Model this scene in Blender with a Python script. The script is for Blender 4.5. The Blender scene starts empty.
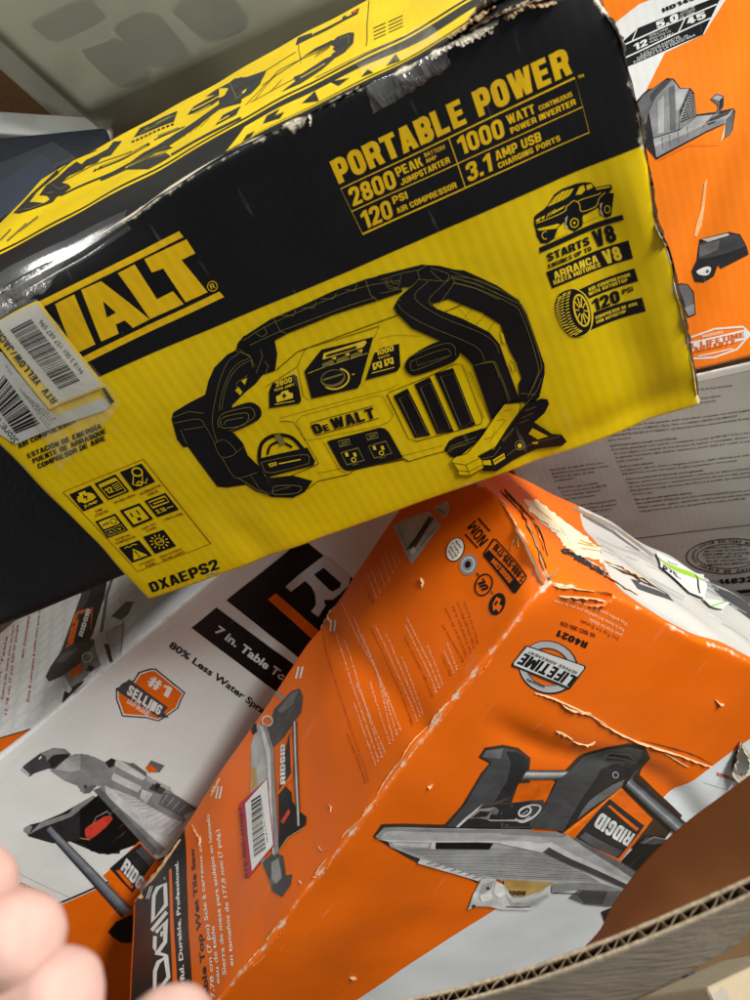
import bpy, bmesh, math, random
from mathutils import Vector, Matrix, noise
from mathutils.geometry import tessellate_polygon

# ------------------------------------------------------------------ camera, world, lamps, exposure
SC = bpy.context.scene
COL = SC.collection
FPX, CX, CY = 768.0, 375.0, 500.0            # focal length and centre of the 750 x 1000 photograph
PITCH = math.radians(38)                     # the phone looks 52 degrees down into the carton
EYE = Vector((0, 0, 1.5))
cd = bpy.data.cameras.new('camera')
cam = bpy.data.objects.new('camera', cd); COL.objects.link(cam)
cam.location = EYE; cam.rotation_euler = (PITCH, 0, 0)
cd.sensor_fit = 'VERTICAL'; cd.sensor_height = 36; cd.lens = 36 * FPX / 1000
cd.clip_start = 0.01; cd.clip_end = 50
cd.dof.use_dof = True; cd.dof.focus_distance = 0.58; cd.dof.aperture_fstop = 14
SC.camera = cam
W = bpy.data.worlds.new('World'); SC.world = W; W.use_nodes = True
W.node_tree.nodes['Background'].inputs[0].default_value = (0.98, 0.985, 0.97, 1)
W.node_tree.nodes['Background'].inputs[1].default_value = 0.225
SC.view_settings.view_transform = 'Standard'; SC.view_settings.look = 'None'
SC.view_settings.exposure = 0.0; SC.view_settings.gamma = 1

def lamp(name, loc, aim, size, sy, power, col=(1, 1, 1)):
    d = bpy.data.lights.new(name, 'AREA'); d.shape = 'RECTANGLE'; d.size = size; d.size_y = sy
    d.energy = power; d.color = col
    o = bpy.data.objects.new(name, d); COL.objects.link(o); o.location = loc
    o.rotation_euler = (Vector(aim) - Vector(loc)).to_track_quat('-Z', 'Y').to_euler()
    return o
lamp('ceiling_lamp', (1.0, 0.35, 3.0), (0.05, 0.45, 0.9), 1.0, 0.35, 95, (1.0, 0.99, 0.97))
lamp('ceiling_lamp', (-1.75, 0.45, 2.6), (0.0, 0.45, 0.9), 1.0, 0.5, 17, (1.0, 0.98, 0.95))

# ------------------------------------------------------------------ frames
RC = Matrix.Rotation(PITCH, 3, 'X')
def c2w(v):                                   # seen from the lens (right, down, ahead) -> world
    v = Vector(v); return RC @ Vector((v.x, -v.y, -v.z)) + EYE
C2W3 = RC @ Matrix(((1, 0, 0), (0, -1, 0), (0, 0, -1)))
def at(px, py, z): return Vector(((px - CX) / FPX * z, (py - CY) / FPX * z, z))
def atw(px, py, z): return c2w(at(px, py, z))

# ------------------------------------------------------------------ colours and materials
def lin(c): return tuple(((x / 255) / 12.92 if x / 255 <= .04045 else ((x / 255 + .055) / 1.055) ** 2.4) for x in c)
INK = dict(yellow=(220, 188, 2), black=(15, 15, 18), gold=(224, 180, 14), line=(118, 110, 52), white=(220, 222, 217),
    orange=(222, 100, 5), orange2=(240, 124, 18), paper=(196, 186, 164), cream=(226, 214, 178), kraft=(150, 122, 92),
    red=(176, 52, 26), maroon=(120, 32, 20), g1=(38, 38, 40), g2=(66, 67, 69), g3=(98, 99, 100), g4=(132, 133, 133),
    g5=(166, 167, 165), g6=(196, 197, 194), tan=(178, 146, 84), label=(200, 198, 190), lyellow=(228, 196, 40),
    green=(150, 200, 40), tagred=(170, 40, 62), sawred=(200, 62, 46), textgrey=(44, 46, 48), hexgrey=(208, 212, 212),
    grey=(186, 187, 180), darkline=(70, 58, 6), steel=(110, 114, 124), bluegrey=(86, 92, 104), pale=(244, 178, 120), orangetxt=(206, 96, 20),
    brown=(62, 46, 34), whitetext=(232, 228, 214), peach=(240, 196, 160))
_m = {}
def nt_new(name):
    m = bpy.data.materials.new(name); m.use_nodes = True
    nt = m.node_tree; b = nt.nodes['Principled BSDF']
    return m, nt, b
def N(nt, t, **kw):
    n = nt.nodes.new(t)
    for k, v in kw.items():
        if k.startswith('i_'): n.inputs[k[2:].replace('_', ' ')].default_value = v
        else: setattr(n, k, v)
    return n
def L(nt, a, b): nt.links.new(a, b)
def ink(colour, fam='coated', rough=None):
    """printed carton board: ink over paper, rubbed through along the edges, faint flutes underneath"""
    key = (colour, fam)
    if key in _m: return _m[key]
    P = dict(coated=(.44, .34, 1.0, 40, .12), yellow=(.38, .36, 1.0, 45, .16), orange=(.37, .42, .5, 42, .12),
             matte=(.7, .25, .6, 45, .12), photo=(.37, .42, .5, 42, .10), label=(.35, .5, .2, 20, .02))[fam]
    m, nt, b = nt_new(colour + '_' + fam)
    tc = N(nt, 'ShaderNodeTexCoord')
    at_ = N(nt, 'ShaderNodeAttribute', attribute_name='edge')
    n1 = N(nt, 'ShaderNodeTexNoise', i_Scale=70, i_Detail=7, i_Roughness=.65)
    n2 = N(nt, 'ShaderNodeTexNoise', i_Scale=9, i_Detail=4)
    n3 = N(nt, 'ShaderNodeTexNoise', i_Scale=420, i_Detail=2)
    n4 = N(nt, 'ShaderNodeTexNoise', i_Scale=15, i_Detail=3, i_Roughness=.5)
    for n in (n1, n2, n3, n4): L(nt, tc.outputs['Object'], n.inputs['Vector'])
    # rubbed edge: 1 at the edge, 0 from 7 mm on
    mr = N(nt, 'ShaderNodeMapRange'); mr.inputs[1].default_value = 0.0; mr.inputs[2].default_value = 0.007
    mr.inputs[3].default_value = 1.0; mr.inputs[4].default_value = 0.0
    L(nt, at_.outputs['Fac'], mr.inputs[0])
    ma = N(nt, 'ShaderNodeMath', operation='MULTIPLY_ADD'); L(nt, mr.outputs[0], ma.inputs[0]); ma.inputs[1].default_value = .30; L(nt, n1.outputs['Fac'], ma.inputs[2])
    mm = N(nt, 'ShaderNodeMapRange'); mm.inputs[1].default_value = .76 if fam != 'label' else 2.0; mm.inputs[2].default_value = .86 if fam != 'label' else 3.0
    L(nt, ma.outputs[0], mm.inputs[0])
    # large soft tone variation of the ink and fine scuffs
    rgb = N(nt, 'ShaderNodeHueSaturation'); rgb.inputs['Color'].default_value = (*lin(INK[colour]), 1)
    v = N(nt, 'ShaderNodeMapRange'); v.inputs[1].default_value = .3; v.inputs[2].default_value = .7; v.inputs[3].default_value = 1 - P[4] * .7; v.inputs[4].default_value = 1 + P[4] * .5
    L(nt, n2.outputs['Fac'], v.inputs[0]); L(nt, v.outputs[0], rgb.inputs['Value'])
    if fam == 'photo':                       # printed photograph: soft tones within each shape
        pm = N(nt, 'ShaderNodeMapping'); pm.inputs['Scale'].default_value = (34, 62, 50); pm.inputs['Rotation'].default_value = (.2, .3, .8); L(nt, tc.outputs['Object'], pm.inputs[0])
        pn = N(nt, 'ShaderNodeTexNoise', i_Scale=1, i_Detail=4, i_Roughness=.62, i_Distortion=.6); L(nt, pm.outputs[0], pn.inputs['Vector'])
        L(nt, pn.outputs['Fac'], v.inputs[0]); v.inputs[1].default_value = .32; v.inputs[2].default_value = .68; v.inputs[3].default_value = .74; v.inputs[4].default_value = 1.24
    mp = N(nt, 'ShaderNodeMapping'); mp.inputs['Scale'].default_value = (160, 22, 60); mp.inputs['Rotation'].default_value = (.3, .2, .5)
    ns = N(nt, 'ShaderNodeTexNoise', i_Scale=1, i_Detail=3); L(nt, tc.outputs['Object'], mp.inputs[0]); L(nt, mp.outputs[0], ns.inputs['Vector'])
    sm = N(nt, 'ShaderNodeMapRange'); sm.inputs[1].default_value = .69; sm.inputs[2].default_value = .86; sm.inputs[4].default_value = .28
    L(nt, ns.outputs['Fac'], sm.inputs[0])
    mx0 = N(nt, 'ShaderNodeMix', data_type='RGBA'); L(nt, sm.outputs[0], mx0.inputs[0]); L(nt, rgb.outputs[0], mx0.inputs[6])
    mx0.inputs[7].default_value = (*lin(INK['paper']), 1)
    mx = N(nt, 'ShaderNodeMix', data_type='RGBA'); L(nt, mm.outputs[0], mx.inputs[0]); L(nt, mx0.outputs[2], mx.inputs[6])
    mx.inputs[7].default_value = (*lin(INK['paper']), 1)
    L(nt, mx.outputs[2], b.inputs['Base Color'])
    rr = N(nt, 'ShaderNodeMapRange'); rr.inputs[1].default_value = .3; rr.inputs[2].default_value = .7; rr.inputs[3].default_value = P[0] - .08; rr.inputs[4].default_value = P[0] + .14
    L(nt, n4.outputs['Fac'], rr.inputs[0]); L(nt, rr.outputs[0], b.inputs['Roughness'])
    b.inputs['Specular IOR Level'].default_value = P[1]
    wv = N(nt, 'ShaderNodeTexWave', wave_type='BANDS', bands_direction='X', i_Scale=P[3], i_Distortion=1.2, i_Detail=1)
    L(nt, tc.outputs['Object'], wv.inputs['Vector'])
    a1 = N(nt, 'ShaderNodeMath', operation='MULTIPLY_ADD'); L(nt, wv.outputs['Fac'], a1.inputs[0]); a1.inputs[1].default_value = .05 * P[2]; L(nt, n4.outputs['Fac'], a1.inputs[2])
    a2 = N(nt, 'ShaderNodeMath', operation='MULTIPLY_ADD'); L(nt, n3.outputs['Fac'], a2.inputs[0]); a2.inputs[1].default_value = .03; L(nt, a1.outputs[0], a2.inputs[2])
    a3 = N(nt, 'ShaderNodeMath', operation='MULTIPLY_ADD'); L(nt, mm.outputs[0], a3.inputs[0]); a3.inputs[1].default_value = -.12; L(nt, a2.outputs[0], a3.inputs[2])
    bp = N(nt, 'ShaderNodeBump', i_Strength=.42, i_Distance=.0022); L(nt, a3.outputs[0], bp.inputs['Height']); L(nt, bp.outputs[0], b.inputs['Normal'])
    _m[key] = m; return m
def plain(name, c, rough=.5, spec=.4, bump=0, bscale=60, var=.1, metallic=0, coat=0, vscale=12, stretch=None):
    if name in _m: return _m[name]
    m, nt, b = nt_new(name)
    tc = N(nt, 'ShaderNodeTexCoord'); n = N(nt, 'ShaderNodeTexNoise', i_Scale=vscale, i_Detail=6, i_Roughness=.6)
    src = tc.outputs['Object']
    if stretch:
        mp = N(nt, 'ShaderNodeMapping'); mp.inputs['Scale'].default_value = stretch; L(nt, src, mp.inputs[0]); src = mp.outputs[0]
    L(nt, src, n.inputs['Vector'])
    h = N(nt, 'ShaderNodeHueSaturation'); h.inputs['Color'].default_value = (*lin(c), 1)
    v = N(nt, 'ShaderNodeMapRange'); v.inputs[1].default_value = .3; v.inputs[2].default_value = .7; v.inputs[3].default_value = 1 - var; v.inputs[4].default_value = 1 + var
    L(nt, n.outputs['Fac'], v.inputs[0]); L(nt, v.outputs[0], h.inputs['Value']); L(nt, h.outputs[0], b.inputs['Base Color'])
    b.inputs['Roughness'].default_value = rough; b.inputs['Specular IOR Level'].default_value = spec; b.inputs['Metallic'].default_value = metallic
    b.inputs['Coat Weight'].default_value = coat
    if bump:
        n2 = N(nt, 'ShaderNodeTexNoise', i_Scale=bscale, i_Detail=6); L(nt, src, n2.inputs['Vector'])
        bp = N(nt, 'ShaderNodeBump', i_Strength=bump, i_Distance=.003); L(nt, n2.outputs['Fac'], bp.inputs['Height']); L(nt, bp.outputs[0], b.inputs['Normal'])
    _m[name] = m; return m
def film(name='clear_film', fac=.09, c=(205, 205, 198), rough=.12, bscale=70, bstr=.9):
    """clear packing tape: mostly see-through, wrinkled and glossy"""
    if name in _m: return _m[name]
    m, nt, b = nt_new(name)
    tc = N(nt, 'ShaderNodeTexCoord')
    mp = N(nt, 'ShaderNodeMapping'); mp.inputs['Scale'].default_value = (1, .45, .7); mp.inputs['Rotation'].default_value = (.4, .7, .9); L(nt, tc.outputs['Object'], mp.inputs[0])
    n = N(nt, 'ShaderNodeTexNoise', i_Scale=bscale, i_Detail=5, i_Distortion=1.2); L(nt, mp.outputs[0], n.inputs['Vector'])
    bp = N(nt, 'ShaderNodeBump', i_Strength=bstr, i_Distance=.006); L(nt, n.outputs['Fac'], bp.inputs['Height']); L(nt, bp.outputs[0], b.inputs['Normal'])
    b.inputs['Base Color'].default_value = (*lin(c), 1); b.inputs['Roughness'].default_value = .4
    t = N(nt, 'ShaderNodeBsdfTransparent'); t.inputs[0].default_value = (.93, .93, .90, 1)
    g = N(nt, 'ShaderNodeBsdfGlossy'); g.inputs[0].default_value = (.16, .16, .16, 1); g.inputs['Roughness'].default_value = rough; L(nt, bp.outputs[0], g.inputs['Normal'])
    mr = N(nt, 'ShaderNodeMapRange'); mr.inputs[1].default_value = .40; mr.inputs[2].default_value = .75; mr.inputs[3].default_value = fac * .3; mr.inputs[4].default_value = fac * 1.8
    L(nt, n.outputs['Fac'], mr.inputs[0])
    mix = N(nt, 'ShaderNodeMixShader'); L(nt, mr.outputs[0], mix.inputs[0]); L(nt, t.outputs[0], mix.inputs[1]); L(nt, b.outputs[0], mix.inputs[2])
    ad = N(nt, 'ShaderNodeAddShader'); L(nt, mix.outputs[0], ad.inputs[0]); L(nt, g.outputs[0], ad.inputs[1]); L(nt, ad.outputs[0], nt.nodes['Material Output'].inputs[0])
    _m[name] = m; return m

# ------------------------------------------------------------------ objects
def thing(name, label, cat, mw=None, group=None):
    o = bpy.data.objects.new(name, None); COL.objects.link(o); o.empty_display_size = .05
    if mw is not None: o.matrix_world = mw
    o['label'] = label; o['category'] = cat
    if group: o['group'] = group
    return o
def mesh_obj(name, verts, faces, mats, parent=None, idx=None, smooth=True, label=None, attrs=None):
    me = bpy.data.meshes.new(name); me.from_pydata(verts, [], faces)
    for m in (mats if isinstance(mats, (list, tuple)) else [mats]): me.materials.append(m)
    if idx: me.polygons.foreach_set('material_index', idx)
    if smooth: me.polygons.foreach_set('use_smooth', [True] * len(me.polygons))
    if attrs:
        a = me.attributes.new('edge', 'FLOAT', 'POINT'); a.data.foreach_set('value', attrs)
    me.update()
    o = bpy.data.objects.new(name, me); COL.objects.link(o)
    if parent: o.parent = parent
    if label: o['label'] = label
    return o

# ------------------------------------------------------------------ cartons: cuboids of board with rounded, slightly crushed edges
class Carton:
    def __init__(s, root, R, t, dims, r=.004, wob=.0012, wf=9, seed=0, cell=.005):
        """R: columns = box axes seen from the lens, t: corner, dims: size along each axis"""
        s.root, s.R, s.t, s.D, s.r, s.wob, s.wf, s.seed, s.cell = root, R, Vector(t), Vector(dims), r, wob, wf, Vector((seed * 3.1, seed * 1.7, seed)), cell
        s.dents = []
    def dent(s, p):
        d = Vector((0, 0, 0))
        for f in s.dents: d += f(p)
        return d
    def pos(s, p, lift=0.0):
        r = s.r; D = s.D
        c = Vector((min(max(p.x, r), D.x - r), min(max(p.y, r), D.y - r), min(max(p.z, r), D.z - r)))
        n = p - c
        n.normalize()
        q = c + n * (r + lift)
        q += noise.noise_vector(p * s.wf + s.seed) * s.wob + noise.noise_vector(p * s.wf * 4.3 + s.seed) * s.wob * .3
        if s.dents: q += s.dent(p)
        return q
class Panel:
    def __init__(s, box, axis, side, a, b):
        """the face of a carton at one end of `axis`; its own flat coordinates run along axes a and b"""
        s.box, s.axis, s.side, s.a, s.b = box, axis, side, a, b
        s.w, s.h = box.D[a], box.D[b]
        s.cu, s.cv = s.cuts(s.w), s.cuts(s.h)
    def cuts(s, w):
        r = s.box.r; n = max(2, int(round((w - 2 * r) / s.box.cell)))
        return [0, r * .33, r * .66] + [r + (w - 2 * r) * i / n for i in range(n + 1)] + [w - r * .66, w - r * .33, w]
    def p3(s, u, v):
        p = Vector((0, 0, 0)); p[s.axis] = s.box.D[s.axis] if s.side else 0; p[s.a] = u; p[s.b] = v
        return p
    def pos(s, u, v, lift=0): return s.box.pos(s.p3(u, v), lift)
    def edge(s, u, v): return max(0, min(u, v, s.w - u, s.h - v))
    def uv(s, x, y):
        """where on the print a point measured on the photograph lies"""
        d = Vector(((x - CX) / FPX, (y - CY) / FPX, 1)); R = s.box.R
        n = R.col[s.axis]; o = s.box.t + (n * s.box.D[s.axis] if s.side else Vector((0, 0, 0)))
        k = n.dot(o) / n.dot(d); q = d * k - s.box.t
        return (R.col[s.a].dot(q), R.col[s.b].dot(q))
    def build(s, name, mat, label=None):
        nu, nv = len(s.cu), len(s.cv); V = []; E = []
        for v in s.cv:
            for u in s.cu: V.append(s.pos(u, v)); E.append(s.edge(u, v))
        sign = (1 if s.side else -1) * (1 if (s.a, s.b) in ((0, 1), (1, 2), (2, 0)) else -1)
        Fs = []
        for j in range(nv - 1):
            for i in range(nu - 1):
                k = j * nu + i; f = (k, k + 1, k + nu + 1, k + nu); Fs.append(f if sign > 0 else f[::-1])
        s.obj = mesh_obj(name, V, Fs, mat, s.box.root, label=label, attrs=E)
        return s.obj

# ------------------------------------------------------------------ type
_fc = {}
def glyphs(txt, bold=0.0, res=3, shear=0):
    """flat triangles of a line of type, 0..1 along the line and 0..1 from baseline to cap height"""
    key = (txt, bold, res)
    if key in _fc: return _fc[key]
    def mk(t):
        c = bpy.data.curves.new('t', 'FONT'); c.body = t; c.size = 1; c.offset = bold; c.resolution_u = res
        c.dimensions = '2D'; c.fill_mode = 'BOTH'
        o = bpy.data.objects.new('t', c); me = o.to_mesh()
        me.calc_loop_triangles()
        vs = [(v.co.x, v.co.y) for v in me.vertices]; tr = [tuple(t.vertices) for t in me.loop_triangles]
        o.to_mesh_clear(); bpy.data.objects.remove(o); bpy.data.curves.remove(c)
        return vs, tr
    if ('H', bold) not in _fc:
        v, _ = mk('H'); _fc[('H', bold)] = (min(y for x, y in v), max(y for x, y in v))
    y0, y1 = _fc[('H', bold)]
    vs, tr = mk(txt)
    x0 = min(x for x, y in vs); x1 = max(x for x, y in vs)
    vs = [((x - x0) / (x1 - x0), (y - y0) / (y1 - y0)) for x, y in vs]
    _fc[key] = (vs, tr); return vs, tr

# heavy condensed capitals, drawn as bars and rounded bends (the lettering of the cartons)
def _block(ch, t):
    """pieces of one capital: (triangles), width. Height 1."""
    h = t / 2; P = []; w = .58
    def rnd_(pts, r, closed=False):
        out = []; n = len(pts)
        for i, p in enumerate(pts):
            if not closed and i in (0, n - 1): out.append(p); continue
            a, b = pts[i - 1], pts[(i + 1) % n]
            da = math.hypot(a[0] - p[0], a[1] - p[1]); db = math.hypot(b[0] - p[0], b[1] - p[1])
            ra, rb = min(r, da * .5), min(r, db * .5)
            s = (p[0] + (a[0] - p[0]) * ra / da, p[1] + (a[1] - p[1]) * ra / da); e = (p[0] + (b[0] - p[0]) * rb / db, p[1] + (b[1] - p[1]) * rb / db)
            for k in range(5):
                u = k / 4; out.append(tuple((1 - u) ** 2 * s[j] + 2 * u * (1 - u) * p[j] + u * u * e[j] for j in (0, 1)))
        return out
    def S(pts, r=.17, closed=False, tt=None):
        pts = rnd_(pts, r, closed); th = (tt or t) / 2; n = len(pts); vs = []; tr = []
        for i in range(n):
            a = pts[i - 1] if (i or closed) else pts[0]; b = pts[(i + 1) % n] if (i < n - 1 or closed) else pts[-1]
            dx, dy = b[0] - a[0], b[1] - a[1]; l = math.hypot(dx, dy) or 1
            vs += [(pts[i][0] - dy / l * th, pts[i][1] + dx / l * th), (pts[i][0] + dy / l * th, pts[i][1] - dx / l * th)]
        for i in range(n if closed else n - 1):
            a, b = 2 * i, 2 * ((i + 1) % n); tr += [(a, a + 1, b + 1), (a, b + 1, b)]
        P.append((vs, tr))
    def V(x0, y0, x1, y1, tt=None):
        q = (tt or t) / 2; P.append(([(x0 - q, y0), (x0 + q, y0), (x1 + q, y1), (x1 - q, y1)], [(0, 1, 2), (0, 2, 3)]))
    def H(y, x0, x1, tt=None):
        q = (tt or t * .86) / 2; P.append(([(x0, y - q), (x1, y - q), (x1, y + q), (x0, y + q)], [(0, 1, 2), (0, 2, 3)]))
    if ch in 'MW': w = .84
    if ch in 'I1.,-': w = {'I': t, '1': t + .2, '.': t, ',': t, '-': .36}[ch]
    if ch in 'AVXYKR': w = .62
    l, r, b, T = h, w - h, t * .43, 1 - t * .43
    acc = {'Í': 'I', 'Ó': 'O', 'É': 'E', 'È': 'E', 'Á': 'A'}.get(ch)
    if acc:
        P2, w = _block(acc, t); P += P2; V(w / 2 - .06, 1.06, w / 2 + .08, 1.24, t * .8); return P, w
    if ch == 'A': V(h, 0, w / 2 - h * .35, 1, t * .96); V(w - h, 0, w / 2 + h * .35, 1, t * .96); H(.26, .2, w - .2, t * .7)
    elif ch == 'B': V(l, 0, l, 1); S([(t, T), (r, T), (r, .5), (t, .5)], .16); S([(t, .46), (r, .46), (r, b), (t, b)], .16)
    elif ch == 'C': S([(r, .64), (r, T), (l, T), (l, b), (r, b), (r, .36)])
    elif ch == 'D': V(l, 0, l, 1); S([(t, T), (r, T), (r, b), (t, b)], .2)
    elif ch == 'E': V(l, 0, l, 1); [H(y, t, w - .06 - (.03 if y == .5 else 0)) for y in (b, .5, T)]
    elif ch == 'F': V(l, 0, l, 1); [H(y, t, w - .06) for y in (.48, T)]
    elif ch == 'G': S([(r, .68), (r, T), (l, T), (l, b), (r, b), (r, .47), (w * .52, .47)])
    elif ch == 'H': V(l, 0, l, 1); V(r, 0, r, 1); H(.5, t, w - t)
    elif ch == 'I': V(h, 0, h, 1)
    elif ch == 'J': S([(r, 1), (r, b), (l, b), (l, .36)])
    elif ch == 'K': V(l, 0, l, 1); V(t + .08, .42, w - h, 1, t * 1.1); V(w - h, 0, t + .16, .56, t * 1.1)
    elif ch == 'L': V(l, 0, l, 1); H(b, t, w - .05)
    elif ch == 'M': V(l, 0, l, 1); V(r, 0, r, 1); V(w / 2 - h * .3, .18, t * .9, 1, t * .9); V(w / 2 + h * .3, .18, w - t * .9, 1, t * .9)
    elif ch == 'N': V(l, 0, l, 1); V(r, 0, r, 1); V(w - t * .9, 0, t * .9, 1, t * .9)
    elif ch in 'O0': S([(l, b), (r, b), (r, T), (l, T)], .2, True)
    elif ch == 'P': V(l, 0, l, 1); S([(t, T), (r, T), (r, .42), (t, .42)], .17)
    elif ch == 'Q': S([(l, b), (r, b), (r, T), (l, T)], .2, True); V(w - h, -.08, w - t * 1.2, .2)
    elif ch == 'R': V(l, 0, l, 1); S([(t, T), (r, T), (r, .46), (t, .46)], .17); V(w - h * .95, 0, w - h * 1.5, .42)
    elif ch == 'S': S([(r, .69), (r, T), (l, T), (l, .55), (r, .45), (r, b), (l, b), (l, .31)], .15)
    elif ch == 'T': H(T, 0, w); V(w / 2, 0, w / 2, 1 - t * .86)
    elif ch == 'U': S([(l, 1), (l, b), (r, b), (r, 1)], .2)
    elif ch == 'V': V(w / 2 - h * .3, 0, h, 1); V(w / 2 + h * .3, 0, w - h, 1)
    elif ch == 'W': V(w * .27, 0, h * .9, 1, t * .9); V(w * .27 + h * .4, 0, w / 2, 1, t * .8); V(w * .73 - h * .4, 0, w / 2, 1, t * .8); V(w * .73, 0, w - h * .9, 1, t * .9)
    elif ch == 'X': V(h, 0, w - h, 1); V(w - h, 0, h, 1)
    elif ch == 'Y': V(w / 2, 0, w / 2, .42); V(w / 2, .4, h, 1); V(w / 2, .4, w - h, 1)
    elif ch == 'Z': H(T, 0, w); H(b, 0, w); V(h, t * .8, w - h, 1 - t * .8)
    elif ch == '1': V(w - h, 0, w - h, 1); P.append(([(0, .68), (w - t, .72), (w - t, 1), (w - t * .8, 1), (0, .84)], [(0, 1, 2), (0, 2, 3), (0, 3, 4)]))
    elif ch == '2': S([(l, .66), (l, T), (r, T), (r, .56), (l + .04, t * .8)], .17); H(b, 0, w)
    elif ch == '3': S([(l, .70), (l, T), (r, T), (r, .54), (w * .4, .52)], .16); S([(w * .4, .49), (r, .47), (r, b), (l, b), (l, .30)], .16)
    elif ch == '4': V(w - t, 0, w - t, 1); H(.28, 0, w, t * .75); V(h * .8, .3, w - t * 1.2, 1, t * .8)
    elif ch == '5': H(T, l, w - .03); V(l, .44, l, 1); S([(l, .58), (r, .60), (r, b), (l, b), (l, .30)], .17)
    elif ch == '6': S([(r, .70), (r, T), (l, T), (l, b), (r, b), (r, .55), (t, .55)], .17)
    elif ch == '7': H(T, 0, w); V(w * .36, 0, w - h, 1 - t * .8)
    elif ch == '8': S([(l + .02, .52), (r - .02, .52), (r - .02, T), (l + .02, T)], .16, True); S([(l, b), (r, b), (r, .49), (l, .49)], .16, True)
    elif ch == '9': S([(l, .30), (l, b), (r, b), (r, T), (l, T), (l, .45), (w - t, .45)], .17)
    elif ch == '.': V(h, 0, h, t)
    elif ch == ',': V(h * .7, -.16, h, t)
    elif ch == '-': H(.42, 0, w)
    elif ch == '/': w = .5; V(h, 0, w - h, 1, t * .7)
    elif ch == '#': w = .7; V(.2, 0, .28, 1, t * .7); V(.46, 0, .54, 1, t * .7); H(.34, .04, .64, t * .6); H(.68, .08, .68, t * .6)
    elif ch == "'": V(h * .6, .72, h * .6, 1, t * .6); w = t
    else: w = .26
    return P, w
def block_line(txt, t):
    key = (txt, t, 'block')
    if key in _fc: return _fc[key]
    x = 0; out = []; gap = .075
    for ch in txt:
        P, w = _block(ch, t)
        for vs, tr in P: out.append(([(a + x, b) for a, b in vs], tr))
        x += w + gap
    x -= gap
    out = [([(a / x, b) for a, b in vs], tr) for vs, tr in out]
    _fc[key] = out; return out

def catmull(pts, closed=True, n=5):
    out = []; m = len(pts)
    rng = range(m) if closed else range(m - 1)
    g = lambda i: pts[i % m] if closed else pts[min(max(i, 0), m - 1)]
    for i in rng:
        p0, p1, p2, p3 = g(i - 1), g(i), g(i + 1), g(i + 2)
        for k in range(n):
            t = k / n
            out.append(tuple(.5 * (2 * p1[j] + (p2[j] - p0[j]) * t + (2 * p0[j] - 5 * p1[j] + 4 * p2[j] - p3[j]) * t * t + (3 * p1[j] - p0[j] - 3 * p2[j] + p3[j]) * t ** 3) for j in (0, 1)))
    if not closed: out.append(tuple(pts[-1]))
    return out

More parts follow.
